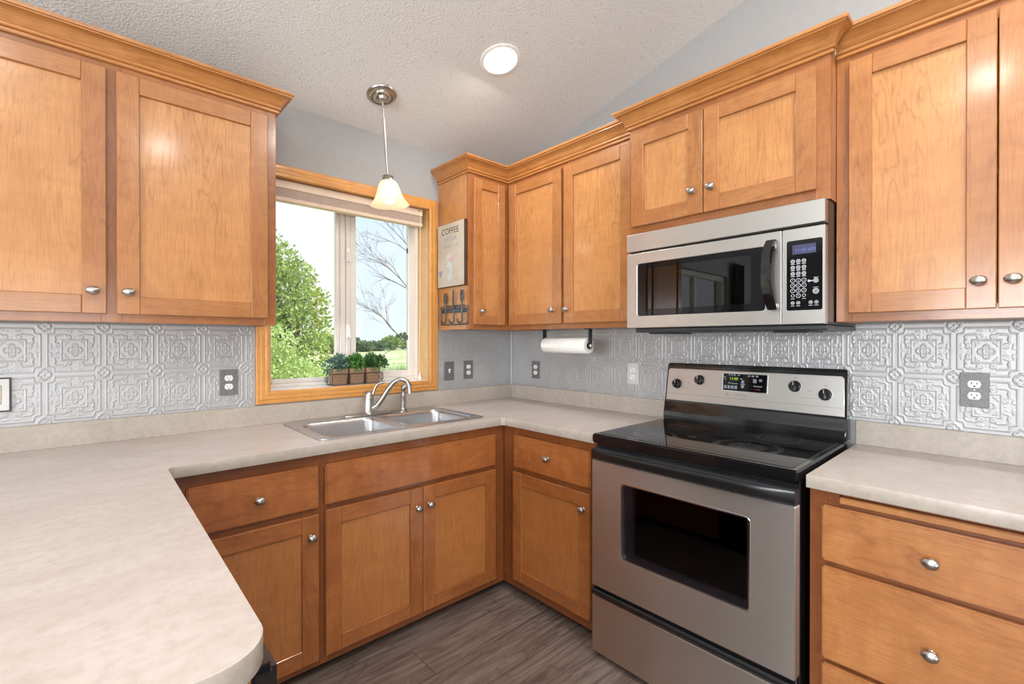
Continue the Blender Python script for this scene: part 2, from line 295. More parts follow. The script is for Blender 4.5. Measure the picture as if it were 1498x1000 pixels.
# ------------------------------------------------------------------ mesh helpers
class G:
    def __init__(s): s.bm = bmesh.new()
    def add(s, me, mat=0, M=None, keepmat=False):
        n0 = len(s.bm.faces)
        if M is not None: me.transform(M)
        s.bm.from_mesh(me); s.bm.faces.ensure_lookup_table()
        if not keepmat:
            for f in s.bm.faces[n0:]: f.material_index = mat
        bpy.data.meshes.remove(me)
    def verts_faces(s, V, F, mat=0, M=None):
        vs = [s.bm.verts.new(M @ Vector(v) if M is not None else v) for v in V]
        for f in F:
            try: q = s.bm.faces.new([vs[i] for i in f]); q.material_index = mat
            except ValueError: pass
        return vs
    def box(s, x0, x1, y0, y1, z0, z1, mat=0, bev=0.0015, M=None, seg=1):
        if x0 > x1: x0, x1 = x1, x0
        if y0 > y1: y0, y1 = y1, y0
        if z0 > z1: z0, z1 = z1, z0
        b = bmesh.new(); bmesh.ops.create_cube(b, size=1)
        for v in b.verts: v.co = ((x0 + x1) / 2 + v.co.x * (x1 - x0), (y0 + y1) / 2 + v.co.y * (y1 - y0), (z0 + z1) / 2 + v.co.z * (z1 - z0))
        bev = min(bev, 0.45 * min(x1 - x0, y1 - y0, z1 - z0))
        if bev > 0: bmesh.ops.bevel(b, geom=b.edges[:], offset=bev, segments=seg, affect='EDGES')
        me = bpy.data.meshes.new('t'); b.to_mesh(me); b.free(); s.add(me, mat, M)
    def lathe(s, prof, c=(0, 0, 0), seg=32, mat=0, M=None, sx=1.0, sy=1.0, cap=True):
        T = Matrix.Translation(c)
        if M is not None: T = M @ T
        V = []; F = []; n = len(prof)
        for r, z in prof:
            for k in range(seg):
                a = 2 * PI * k / seg; V.append((r * math.cos(a) * sx, r * math.sin(a) * sy, z))
        for i in range(n - 1):
            for k in range(seg):
                a, b = i * seg + k, i * seg + (k + 1) % seg; F.append((a, b, b + seg, a + seg))
        if cap:
            if prof[0][0] > 1e-6: F.append(tuple(range(seg))[::-1])
            if prof[-1][0] > 1e-6: F.append(tuple(range((n - 1) * seg, n * seg)))
        s.verts_faces(V, F, mat, T)
    def tube(s, pts, r, seg=12, mat=0, M=None, cap=True, flat=1.0):
        P = [Vector(p) for p in pts]; n = len(P); R = r if isinstance(r, (list, tuple)) else [r] * n
        V = []; F = []; up = None
        for i, p in enumerate(P):
            t = (P[min(i + 1, n - 1)] - P[max(i - 1, 0)]).normalized()
            if up is None: up = t.orthogonal().normalized()
            up = (up - t * up.dot(t))
            up = up.normalized() if up.length > 1e-6 else t.orthogonal().normalized()
            b = t.cross(up)
            for k in range(seg):
                a = 2 * PI * k / seg; V.append(p + (up * math.cos(a) + b * math.sin(a) * flat) * R[i])
        for i in range(n - 1):
            for k in range(seg):
                a, b = i * seg + k, i * seg + (k + 1) % seg; F.append((a, b, b + seg, a + seg))
        if cap: F.append(tuple(range(seg))[::-1]); F.append(tuple(range((n - 1) * seg, n * seg)))
        s.verts_faces(V, F, mat, M)
    def plate(s, outer, holes, d, mat=0, M=None, bev=0.0):
        """flat plate with holes in XY, from z=0 to z=d"""
        c = bpy.data.curves.new('t', 'CURVE'); c.dimensions = '2D'; c.fill_mode = 'BOTH'; c.extrude = d / 2 - bev; c.bevel_depth = bev; c.bevel_resolution = 1; c.offset = -bev
        for k, pl in enumerate([outer] + list(holes)):
            sp = c.splines.new('POLY'); sp.points.add(len(pl) - 1); sp.use_cyclic_u = True
            for q, (x, y) in zip(sp.points, pl): q.co = (x, y, 0, 1)
        o = bpy.data.objects.new('t', c); me = bpy.data.meshes.new_from_object(o)
        bpy.data.objects.remove(o); bpy.data.curves.remove(c)
        T = Matrix.Translation((0, 0, d / 2)); s.add(me, mat, T if M is None else M @ T)
    def text(s, body, size, M, mat=0, d=0.0006, align='CENTER', space=1.0, shear=0.0):
        c = bpy.data.curves.new('t', 'FONT'); c.body = body; c.size = size; c.extrude = d / 2; c.align_x = align; c.align_y = 'CENTER'; c.space_character = space; c.shear = shear; c.resolution_u = 3
        o = bpy.data.objects.new('t', c); me = bpy.data.meshes.new_from_object(o)
        bpy.data.objects.remove(o); bpy.data.curves.remove(c)
        s.add(me, mat, M)
    def sweep(s, prof, path, mat=0, M=None, pre=None, post=None):
        """profile (out, up) swept along a 2D path; outward is to the right of travel"""
        P = [Vector(p) for p in path]; n = len(P); V = []; F = []; m = len(prof)
        ext = [Vector(pre) if pre else None] + P + [Vector(post) if post else None]
        for i, p in enumerate(P):
            a, b = ext[i], ext[i + 2]
            d1 = (p - a).normalized() if a is not None else None; d2 = (b - p).normalized() if b is not None else None
            n1 = Vector((d1.y, -d1.x)) if d1 is not None else None; n2 = Vector((d2.y, -d2.x)) if d2 is not None else None
            if n1 is None: q = n2
            elif n2 is None: q = n1
            else: q = (n1 + n2); q = q / q.dot(n1) if q.length > 1e-6 else n1
            for o, u in prof: V.append((p.x + q.x * o, p.y + q.y * o, u))
        for i in range(n - 1):
            for k in range(m):
                a, b = i * m + k, i * m + (k + 1) % m; F.append((a, b, b + m, a + m))
        F.append(tuple(range(m))[::-1]); F.append(tuple(range((n - 1) * m, n * m)))
        s.verts_faces(V, F, mat, M)
    def build(s, name, mats, parent=None, smooth=35, fixn=True):
        if fixn: bmesh.ops.recalc_face_normals(s.bm, faces=s.bm.faces)
        me = bpy.data.meshes.new(name); s.bm.to_mesh(me); s.bm.free()
        for m in (mats if isinstance(mats, (list, tuple)) else [mats]): me.materials.append(m)
        if any('brushed_steel' in m.name for m in me.materials):
            uv = me.uv_layers.new(name='UVMap')
            for lp in me.loops: p = me.vertices[lp.vertex_index].co; uv.data[lp.index].uv = (p.x, p.z)
        if smooth:
            me.polygons.foreach_set('use_smooth', [True] * len(me.polygons)); me.set_sharp_from_angle(angle=math.radians(smooth))
        o = bpy.data.objects.new(name, me); COL.objects.link(o)
        if parent is not None: o.parent = parent
        return o
def tag(o, label=None, cat=None, group=None, kind=None):
    if label: o['label'] = label
    if cat: o['category'] = cat
    if group: o['group'] = group
    if kind: o['kind'] = kind
    return o
def thing(name, label, cat, loc=(0, 0, 0), rz=0.0, group=None, kind=None):
    o = bpy.data.objects.new(name, None); COL.objects.link(o); o.location = loc; o.rotation_euler = (0, 0, rz); o.empty_display_size = 0.05
    return tag(o, label, cat, group, kind)
def dup(root, loc, rz, label):
    def cp(o, par):
        c = o.copy(); COL.objects.link(c)
        if par is not None: c.parent = par
        for ch in o.children: cp(ch, c)
        return c
    r = cp(root, None); r.location = loc; r.rotation_euler = (0, 0, rz); r['label'] = label
    return r
def rrect(x0, x1, y0, y1, r, n=6):
    out = []
    for cx, cy, a in ((x1 - r, y1 - r, 0), (x0 + r, y1 - r, 90), (x0 + r, y0 + r, 180), (x1 - r, y0 + r, 270)):
        for k in range(n + 1):
            t = math.radians(a + 90 * k / n); out.append((cx + r * math.cos(t), cy + r * math.sin(t)))
    return out
FRONT = Matrix.Rotation(PI / 2, 4, 'X')            # plate XY -> local XZ, thickness towards -Y (the viewer)
def front(x=0, y=0, z=0): return Matrix.Translation((x, y, z)) @ FRONT
RB = -PI / 2                                        # stove-wall things: local x runs right along the wall, -y faces the room
MZ = Matrix.Identity(4)

# ------------------------------------------------------------------ setting: room shell
def struct(g, name, mats, parent=None, smooth=None):
    return tag(g.build(name, mats, parent, smooth), kind='structure')
WT = 0.17
g = G(); g.box(-6.6, 0.15, -6.15, WT, -0.12, 0, bev=0); fl = struct(g, 'floor', floor_m)
def wall_rects(g, a0, a1, z0, z1, holes, f):
    """fill a rectangle around rectangular holes with boxes; f(a0,a1,z0,z1)"""
    xs = sorted({a0, a1, *[h[0] for h in holes], *[h[1] for h in holes]})
    for p, q in zip(xs, xs[1:]):
        hs = sorted([h for h in holes if h[0] <= p + 1e-6 and h[1] >= q - 1e-6], key=lambda h: h[2]); z = z0
        for h in hs:
            if h[2] > z: f(p, q, z, h[2])
            z = h[3]
        if z < z1: f(p, q, z, z1)
W1 = (-1.593, -0.68, 1.063, 2.128)                   # rough opening of the kitchen window
W2 = (-4.45, -2.98, 0.95, 2.10)
g = G(); wall_rects(g, -6.6, 0.15, 0, 2.56, [W1, W2], lambda a, b, c, d: g.box(a, b, 0, WT, c, d, bev=0)); struct(g, 'wall_window', wall_paint)
g = G()
V = [(0, 0, 0), (0, 0, 2.50), (0, -3.5, 3.375), (0, -6.15, 2.71), (0, -6.15, 0)]
V += [(0.15, y, z) for _, y, z in V]; g.verts_faces(V, [(0, 1, 2, 3, 4), (9, 8, 7, 6, 5)] + [(i, (i + 1) % 5, 5 + (i + 1) % 5, 5 + i) for i in range(5)]); struct(g, 'wall_stove', wall_paint)
PD = (-4.9, -1.9, 0.05, 2.12)
g = G(); wall_rects(g, -6.6, 0.0, 0, 2.78, [PD], lambda a, b, c, d: g.box(a, b, -6.15, -6.0, c, d, bev=0)); struct(g, 'wall_back', wall_paint)
W3 = (-4.4, -1.6, 0.75, 2.25)
g = G(); wall_rects(g, -6.0, 0.0, 0, 2.55, [W3], lambda a, b, c, d: g.box(-6.6, -6.45, a, b, c, d, bev=0))
V = [(-6.6, 0, 2.55), (-6.6, -3.5, 3.37), (-6.6, -6.0, 2.55)]; V += [(-6.45, y, z) for _, y, z in V]
g.verts_faces(V, [(0, 1, 2), (5, 4, 3), (0, 1, 4, 3), (1, 2, 5, 4), (2, 0, 3, 5)]); struct(g, 'wall_left', wall_paint)
g = G(); x0, x1 = -6.6, 0.15
V = []
for y in (WT, -3.5, -6.15):
    for x in (x0, x1):
        for dz in (0, 0.12): V.append((x, y, 2.481 - 0.25 * max(y, -3.5) + 0.25 * min(0, y + 3.5) + dz))
F = [(0, 2, 6, 4), (4, 6, 10, 8), (1, 5, 7, 3), (5, 9, 11, 7), (0, 4, 5, 1), (4, 8, 9, 5), (2, 3, 7, 6), (6, 7, 11, 10), (0, 1, 3, 2), (8, 10, 11, 9)]
g.verts_faces(V, F); struct(g, 'ceiling', ceiling_mat)

# ------------------------------------------------------------------ setting: kitchen window
def flat_frame(g, x0, x1, z0, z1, wd, y_front, th, mv=0, mh=1, bev=0.004):
    """picture frame of four mitred-looking boards, front at y_front (towards -y), thickness th"""
    g.box(x0, x0 + wd, y_front, y_front + th, z0, z1, mv, bev); g.box(x1 - wd, x1, y_front, y_front + th, z0, z1, mv, bev)
    g.box(x0 + wd, x1 - wd, y_front, y_front + th, z1 - wd, z1, mh, bev); g.box(x0 + wd, x1 - wd, y_front, y_front + th, z0, z0 + wd, mh, bev)
win = thing('window_1', 'oak-cased slider window with white vinyl sashes over the sink', 'window', (0, 0, 0), kind='structure')
CX0, CX1, CZ0, CZ1 = -1.646, -0.627, 1.010, 2.178
# casing: stepped oak profile, mitred at the corners
g = G()
prof = [(0, 0), (0.0, -0.010), (0.006, -0.013), (0.020, -0.013), (0.024, -0.017), (0.040, -0.0165), (0.046, -0.020), (0.058, -0.020), (0.063, -0.016), (0.063, 0)]
def casing_side(a, b, ina, inb, mat):
    """a,b: outer corners (x,z); ina, inb: inner corners"""
    V = []; n = len(prof)
    for (ox, oz), (ix, iz) in ((a, ina), (b, inb)):
        for t, y in prof:
            k = 1 - t / 0.063; V.append((ix + (ox - ix) * k, y, iz + (oz - iz) * k))
    F = [(i, (i + 1) % n, n + (i + 1) % n, n + i) for i in range(n)] + [tuple(range(n)), tuple(range(2 * n - 1, n - 1, -1))]
    g.verts_faces(V, F, mat)
o4 = [(CX0, CZ0), (CX1, CZ0), (CX1, CZ1), (CX0, CZ1)]; i4 = [(CX0 + .063, CZ0 + .063), (CX1 - .063, CZ0 + .063), (CX1 - .063, CZ1 - .063), (CX0 + .063, CZ1 - .063)]
for k in range(4): casing_side(o4[k], o4[(k + 1) % 4], i4[k], i4[(k + 1) % 4], (1, 0, 1, 0)[k])
g.build('casing', [oak_v, oak_h], win, 25)
IX0, IX1, IZ0, IZ1 = CX0 + .063, CX1 - .063, CZ0 + .063, CZ1 - .063
g = G(); g.box(IX0 - .010, IX0, -0.004, 0.165, IZ0, IZ1 + .010, 0, 0.001); g.box(IX1, IX1 + .010, -0.004, 0.165, IZ0, IZ1 + .010, 0, 0.001); g.box(IX0, IX1, -0.004, 0.165, IZ1, IZ1 + .010, 0, 0.001)
g.build('jamb', oak_jamb, win)
g = G(); g.box(IX0 - .010, IX1 + .010, -0.004, 0.165, IZ0 - .010, IZ0, 0, 0.001); g.build('sill_board', sill_white, win)
g = G(); flat_frame(g, IX0, IX1, IZ0, IZ1, 0.020, 0.118, 0.045, 0, 0, 0.003); g.build('vinyl_frame', white_vinyl, win)
# left fixed lite and mullion, right sash
MX0, MX1 = -1.187, -1.097
g = G(); g.box(MX0, MX0 + .030, 0.122, 0.160, IZ0 + .02, IZ1 - .02, 0, 0.003); g.box(MX0 + .030, MX0 + .055, 0.112, 0.150, IZ0 + .02, IZ1 - .02, 0, 0.004)
g.build('mullion', white_vinyl, win)
g = G(); flat_frame(g, IX0 + .02, MX0, IZ0 + .02, IZ1 - .02, 0.022, 0.130, 0.03, 0, 0, 0.003); s1 = g.build('left_sash', white_vinyl, win)
g = G(); g.box(IX0 + .04, MX0 - .02, 0.143, 0.147, IZ0 + .04, IZ1 - .04, 0, 0); g.build('pane', pane_glass, s1, None)
g = G(); sx0, sx1 = MX0 + .055, IX1 - .02
g.box(sx0, sx0 + .036, 0.120, 0.150, IZ0 + .02, IZ1 - .02, 0, 0.004); g.box(sx1 - .048, sx1, 0.120, 0.150, IZ0 + .02, IZ1 - .02, 0, 0.004)
g.box(sx0 + .036, sx1 - .048, 0.120, 0.150, IZ0 + .02, IZ0 + .06, 0, 0.004); g.box(sx0 + .036, sx1 - .048, 0.120, 0.150, IZ1 - .06, IZ1 - .02, 0, 0.004)
s2 = g.build('right_sash', white_vinyl, win)
g = G(); g.box(sx0 + .03, sx1 - .04, 0.133, 0.137, IZ0 + .05, IZ1 - .05, 0, 0); g.build('pane', screened_glass, s2, None)
g = G()
for z in (1.32, 1.86): g.box(sx1 - .056, sx1 - .049, 0.126, 0.132, z, z + .03, 0, 0.001)
g.build('keeper', charcoal, s2)
for z in (1.33, 1.76):
    g = G(); g.box(MX0 + .030, MX0 + .050, 0.104, 0.113, z, z + .075, 0, 0.003); g.tube([(MX0 + .04, .106, z + .055), (MX0 + .04, .094, z + .05), (MX0 + .043, .092, z + .02), (MX0 + .046, .095, z + .002)], [.006, .006, .005, .004], 8, 0)
    g.build('latch', sill_white, win)

# blind raised to the top of the opening
bl = thing('venetian_blind', 'beige slatted blind drawn up to the top of the window over the sink', 'blind', (0, 0, 0))
bx0, bx1 = IX0 + .006, -0.722
g = G(); g.box(bx0, bx1, 0.012, 0.050, 2.072, 2.112, 0, 0.002); g.build('headrail', blind_light, bl)
g = G()
for k in range(9): g.box(bx0 + .002, bx1 - .002, 0.014, 0.048, 2.0285 + k * .0047, 2.0285 + k * .0047 + .0036, 0, 0.0008)
g.build('slats', blind_mat, bl)
g = G(); g.box(bx0, bx1, 0.010, 0.052, 2.008, 2.0275, 0, 0.003); g.build('bottom_rail', blind_light, bl)
g = G(); g.tube([(-0.742, .010, 2.075), (-0.742, .006, 2.0), (-0.735, .020, 1.6), (-0.730, .04, 1.22), (-0.728, .05, 1.15), (-0.715, 0.06, 1.118)], 0.0012, 6, 0); co = g.build('cord', white_plastic, bl)
g = G(); g.lathe([(0.001, .045), (.004, .040), (.006, .028), (.012, .012), (.010, 0.0015), (.002, 0.0)], (-0.715, 0.06, IZ0 + .0005), 14); g.build('tassel', white_plastic, co)
g = G(); g.box(-0.752, -0.742, 0.0095, 0.012, 2.098, 2.102, 0, 0); g.build('cord_slot', dark_slot, bl)

# far windows and the patio door of the room behind the camera
def simple_window(name, x0, x1, z0, z1, M, n=2, frame=0.06, mats=white_vinyl):
    e = thing(name, None, None, kind='structure'); e.matrix_world = M
    g = G(); flat_frame(g, x0, x1, z0, z1, frame, -0.02, 0.07, 0, 0, 0.004)
    for k in range(1, n):
        x = x0 + (x1 - x0) * k / n; g.box(x - frame / 2, x + frame / 2, -0.01, 0.05, z0 + frame, z1 - frame, 0, 0.004)
    fr = g.build('frame', mats, e)
    g = G(); g.box(x0 + frame / 2, x1 - frame / 2, 0.02, 0.025, z0 + frame / 2, z1 - frame / 2, 0, 0); g.build('pane', pane_glass, fr, None)
    return e
simple_window('window_2', W2[0], W2[1], W2[2], W2[3], Matrix.Translation((0, 0.06, 0)))
simple_window('window_3', 1.6, 4.4, W3[2], W3[3], Matrix.Translation((-6.5, 0, 0)) @ Matrix.Rotation(PI / 2, 4, 'Z') @ Matrix.Translation((-6.0, 0, 0)), 2)
simple_window('door_1', 1.9, 4.9, PD[2], PD[3], Matrix.Translation((0, -6.05, 0)) @ Matrix.Rotation(PI, 4, 'Z'), 2, 0.09)

# ------------------------------------------------------------------ cabinets
UD = 0.311; ZU = 1.3806; ZT = 2.30
def knob(parent, x, y, z, s=1.0):
    """oval swirled nickel knob facing -y"""
    g = G(); M = Matrix.Translation((x, y, z)) @ Matrix.Rotation(PI / 2, 4, 'X')
    g.lathe([(.0095, 0), (.0095, .0015), (.0062, .003), (.0055, .010), (.0075, .014)], (0, 0, 0), 16, 0, M, cap=False)
    V = []; F = []; nr, ns = 12, 32
    for i in range(nr + 1):
        t = PI * i / nr
        for k in range(ns):
            a = 2 * PI * k / ns; sw = 1 + 0.055 * math.sin(t) * math.sin(3 * a + 3.2 * t)
            V.append((math.cos(a) * math.sin(t) * .0185 * sw, math.sin(a) * math.sin(t) * .0145 * sw, .0215 - math.cos(t) * .0095 * (1 if i < nr / 2 else 1.15)))
    for i in range(nr):
        for k in range(ns): F.append((i * ns + k, i * ns + (k + 1) % ns, (i + 1) * ns + (k + 1) % ns, (i + 1) * ns + k))
    g.verts_faces(V, F, 0, M); bmesh.ops.remove_doubles(g.bm, verts=g.bm.verts, dist=1e-6)
    return g.build('knob', nickel, parent, 60)
def shaker(parent, x0, x1, z0, z1, yb, kn=None, mats=None, st=0.063, name='door', th=0.020):
    """shaker door on the face at y=yb, front at yb-th"""
    g = G(); yf = yb - th; b = 0.0022
    g.box(x0, x0 + st, yf, yb, z0, z1, 0, b); g.box(x1 - st, x1, yf, yb, z0, z1, 0, b)
    g.box(x0 + st, x1 - st, yf, yb, z1 - st, z1, 1, b); g.box(x0 + st, x1 - st, yf, yb, z0, z0 + st, 1, b)
    g.box(x0 + st, x1 - st, yf + .010, yb - .002, z0 + st, z1 - st, 2, 0)
    d = g.build(name, mats, parent)
    if kn: knob(d, kn[0], yf, kn[1])
    return d
def slab(parent, x0, x1, z0, z1, yb, kn=None, mats=None, name='drawer', th=0.020):
    g = G(); yf = yb - th
    V = [(x0, yb, z0), (x1, yb, z0), (x1, yb, z1), (x0, yb, z1)]; e = 0.006
    g.box(x0, x1, yf, yb, z0, z1, 1, 0.005, seg=2)
    d = g.build(name, mats, parent)
    if kn: knob(d, kn[0], yf, kn[1])
    return d
CROWN = [(0.0, -0.016), (0.008, -0.016), (0.011, -0.013), (0.011, -0.008), (0.007, -0.006), (0.007, -0.003), (0.014, -0.001), (0.0165, 0.003), (0.0165, 0.008), (0.0125, 0.010), (0.017, 0.013), (0.023, 0.024), (0.034, 0.039), (0.048, 0.048), (0.052, 0.049), (0.052, 0.053), (0.058, 0.056), (0.060, 0.061), (0.060, 0.066), (0.0, 0.066)]
CROWN = [(o, u + 2.297) for o, u in CROWN]
def face_frame(parent, x0, x1, z0, z1, yf, stiles, rails, mats, th=0.019, name='face_frame'):
    """stiles: (xa, xb) full height; rails: (xa, xb, za, zb)"""
    g = G()
    for a, b in stiles: g.box(a, b, yf, yf + th, z0, z1, 0, 0.0008)
    for a, b, c, d in rails: g.box(a, b, yf + .0003, yf + th, c, d, 1, 0.0008)
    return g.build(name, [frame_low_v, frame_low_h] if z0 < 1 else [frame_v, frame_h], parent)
def shell(parent, x0, x1, yf, z0, z1, mats, top=True, t=0.016, yb=-0.001, shelf=None):
    """open-front cabinet box"""
    g = G()
    g.box(x0, x0 + t, yf, yb, z0, z1, 0, 0.0006); g.box(x1 - t, x1, yf, yb, z0, z1, 0, 0.0006)
    g.box(x0 + t, x1 - t, yf, yb, z0 + .004, z0 + .004 + t, 1, 0); g.box(x0 + t, x1 - t, yb - .006, yb, z0 + .02, z1, 0, 0)
    if top: g.box(x0 + t, x1 - t, yf, yb, z1 - t, z1, 1, 0)
    if shelf: g.box(x0 + t, x1 - t, yf + .02, yb - .006, shelf, shelf + t, 1, 0)
    return g.build('carcass', mats, parent)
DZ0, DZ1 = 1.409, 2.256
# --- left of the window
W = 1.061; c = thing('wall_cabinet', 'two-door maple wall cabinet left of the window, over the peninsula counter', 'cabinet', (-2.70, 0, 0), 0, 'maple wall cabinets')
shell(c, 0, W, -UD + .019, ZU, ZT, MAPLE, shelf=1.8)
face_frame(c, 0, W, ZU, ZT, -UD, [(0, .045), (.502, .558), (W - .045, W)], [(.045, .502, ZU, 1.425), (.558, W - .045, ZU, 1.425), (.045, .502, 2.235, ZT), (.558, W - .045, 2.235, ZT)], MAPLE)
shaker(c, .030, .5155, DZ0, DZ1, -UD, (.480, 1.486), MAPLE); shaker(c, .543, 1.025, DZ0, DZ1, -UD, (.574, 1.486), MAPLE)
g = G(); g.sweep(CROWN, [(0.0, -UD), (W, -UD), (W, -0.002)], 0); g.build('crown_molding', maple_crown, c, 30)
# --- corner unit on the window wall
W = 0.616; c = thing('corner_wall_cabinet', 'narrow-door maple corner wall cabinet right of the window, sign on its side', 'cabinet', (-W, 0, 0), 0, 'maple wall cabinets')
shell(c, 0, W - .002, -UD + .019, ZU, ZT, [maple_panel, maple_h], shelf=1.8)
face_frame(c, 0, W - UD, ZU, ZT, -UD, [(0, .040), (.262, W - UD)], [(.040, .262, ZU, 1.425), (.040, .262, 2.235, ZT)], MAPLE)
shaker(c, .029, .264, DZ0, DZ1, -UD, (.079, 1.488), MAPLE, st=.055)
g = G(); g.sweep(CROWN, [(0, -0.002), (0, -UD), (W - UD, -UD)], 0, None, None, (W - UD, -UD - 1)); g.build('crown_molding', maple_crown, c, 30)
# --- stove wall, between corner and microwave
YM0, YM1 = -1.232, -2.018
W = -UD - YM0 - .0; c = thing('wall_cabinet', 'two-door maple wall cabinet between the corner and the microwave', 'cabinet', (0, -UD, 0), RB, 'maple wall cabinets')
shell(c, .001, W - .0005, -UD + .019, ZU, ZT, MAPLE, shelf=1.8)
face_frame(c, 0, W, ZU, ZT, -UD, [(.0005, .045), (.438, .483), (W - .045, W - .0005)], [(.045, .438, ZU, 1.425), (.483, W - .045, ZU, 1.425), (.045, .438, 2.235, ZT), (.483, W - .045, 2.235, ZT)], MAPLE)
shaker(c, .027, .451, DZ0, DZ1, -UD, (.392, 1.483), MAPLE); shaker(c, .471, .895, DZ0, DZ1, -UD, (.495, 1.483), MAPLE)
g = G(); g.sweep(CROWN, [(0.0, -UD), (W - .001, -UD)], 0, None, (0, -UD - 1)); g.build('crown_molding', maple_crown, c, 30)
# --- over the microwave
W = YM0 - YM1; MD_ = 0.380; c = thing('wall_cabinet', 'short deep two-door maple wall cabinet directly above the microwave', 'cabinet', (0, YM0, 0), RB, 'maple wall cabinets')
shell(c, 0, W, -MD_ + .019, 1.795, ZT, MAPLE)
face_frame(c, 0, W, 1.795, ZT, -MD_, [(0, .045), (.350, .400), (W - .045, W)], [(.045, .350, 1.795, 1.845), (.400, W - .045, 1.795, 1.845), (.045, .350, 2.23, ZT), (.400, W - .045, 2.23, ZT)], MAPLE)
shaker(c, .018, .352, 1.832, 2.252, -MD_, (.312, 1.925), MAPLE); shaker(c, .356, .747, 1.832, 2.252, -MD_, (.390, 1.925), MAPLE)
g = G(); g.sweep(CROWN, [(0, -UD - .062), (0, -MD_), (W, -MD_), (W, -UD - .062)], 0); g.build('crown_molding', maple_crown, c, 30)
# --- right of the microwave
W = 0.775; c = thing('wall_cabinet', 'tall two-door maple wall cabinet right of the microwave', 'cabinet', (0, YM1 - .001, 0), RB, 'maple wall cabinets')
shell(c, 0, W, -UD + .019, ZU, ZT, MAPLE, shelf=1.8)
face_frame(c, 0, W, ZU, ZT, -UD, [(0, .045), (W - .045, W)], [(.045, W - .045, ZU, 1.425), (.045, W - .045, 2.235, ZT)], MAPLE)
shaker(c, .038, .3855, DZ0, DZ1, -UD, (.350, 1.488), MAPLE); shaker(c, .3885, .736, DZ0, DZ1, -UD, (.418, 1.488), MAPLE)
g = G(); g.sweep(CROWN, [(0.001, -UD), (W, -UD), (W, -0.002)], 0); g.build('crown_molding', maple_crown, c, 30)

# --- base cabinets
ZB = 0.042; ZC = 0.8745; BF = -0.600
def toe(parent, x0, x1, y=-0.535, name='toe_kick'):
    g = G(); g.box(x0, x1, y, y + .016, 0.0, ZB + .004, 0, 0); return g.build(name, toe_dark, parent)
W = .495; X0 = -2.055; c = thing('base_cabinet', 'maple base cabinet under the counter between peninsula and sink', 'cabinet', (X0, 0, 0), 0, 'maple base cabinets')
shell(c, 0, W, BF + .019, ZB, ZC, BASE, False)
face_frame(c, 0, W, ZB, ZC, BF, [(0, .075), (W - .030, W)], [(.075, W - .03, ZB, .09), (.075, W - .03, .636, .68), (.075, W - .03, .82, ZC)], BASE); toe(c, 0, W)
slab(c, .060, .483, .667, .831, BF, (.273, .747), BASE); shaker(c, .060, .484, .072, .642, BF, (.453, .563), BASE)
W = .9595; X0 = -1.5598; c = thing('sink_cabinet', 'wide two-door maple sink base cabinet with a plain false front', 'cabinet', (X0, 0, 0), 0, 'maple base cabinets')
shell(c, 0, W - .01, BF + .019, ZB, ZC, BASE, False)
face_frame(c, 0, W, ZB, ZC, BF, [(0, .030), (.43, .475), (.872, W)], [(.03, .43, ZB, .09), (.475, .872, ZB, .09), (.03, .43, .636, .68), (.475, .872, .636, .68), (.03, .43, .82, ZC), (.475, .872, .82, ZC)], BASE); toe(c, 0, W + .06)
slab(c, .014, .889, .671, .831, BF, None, BASE, 'false_front')
shaker(c, .015, .4525, .078, .650, BF, (.424, .562), BASE); shaker(c, .4545, .889, .078, .650, BF, (.486, .566), BASE)
W = .612; c = thing('base_cabinet', 'maple base cabinet between the inner corner and the range', 'cabinet', (0, BF - .001, 0), RB, 'maple base cabinets')
shell(c, 0, W, BF + .019, ZB, ZC, BASE, False)
face_frame(c, 0, W, ZB, ZC, BF, [(0.0005, .105), (W - .035, W)], [(.105, W - .035, ZB, .09), (.105, W - .035, .636, .68), (.105, W - .035, .82, ZC)], BASE); toe(c, -.046, W)
slab(c, .095, .588, .669, .833, BF, (.336, .755), BASE); shaker(c, .090, .588, .090, .645, BF, (.552, .574), BASE)
W = .557; c = thing('drawer_cabinet', 'maple drawer base cabinet right of the range, pull-out board on top', 'cabinet', (0, -2.0187, 0), RB, 'maple base cabinets')
shell(c, 0, W, BF + .019, ZB, ZC, BASE, False)
RW = [maple_v, maple_h, maple_panel, maple_crown]
face_frame(c, 0, W, ZB, ZC, BF, [(0, .045), (W - .045, W)], [(.045, W - .045, ZB, .09), (.045, W - .045, .355, .385), (.045, W - .045, .645, .675), (.045, W - .045, .82, .841), (.045, W - .045, .863, ZC), (.045, .0765, .8411, .8629), (.4835, W - .045, .8411, .8629)], BASE); toe(c, 0, W)
slab(c, .035, .525, .666, .830, BF, (.279, .746), RW); slab(c, .035, .525, .376, .650, BF, (.279, .509), RW); slab(c, .035, .525, .072, .362, BF, (.279, .22), RW)
g = G(); g.box(.078, .482, BF - .018, -.10, .842, .862, 0, .003); g.build('pull_out_board', maple_h, c)
# --- peninsula
c = thing('peninsula_cabinet', 'maple base of the peninsula under the large beige counter at left', 'cabinet', (-2.07, 0, 0), 0, 'maple base cabinets')
g = G(); g.box(0.0, .014, BF, -.001, ZB, ZC, 0, .0006); g.box(-.016, 0, -1.152, BF - .002, ZB, ZC, 0, .0006); g.box(-.60, -.584, -1.775, -.001, 0, ZC, 0, .0006); g.box(-.584, -.002, -1.775, -1.762, 0, ZC, 0, .0006)
g.box(-.584, -.016, -1.152, -1.140, ZB, ZC, 0, 0); g.box(-.584, -.016, -1.14, -.001, ZB, ZB + .016, 1, 0); g.build('carcass', BASE, c)

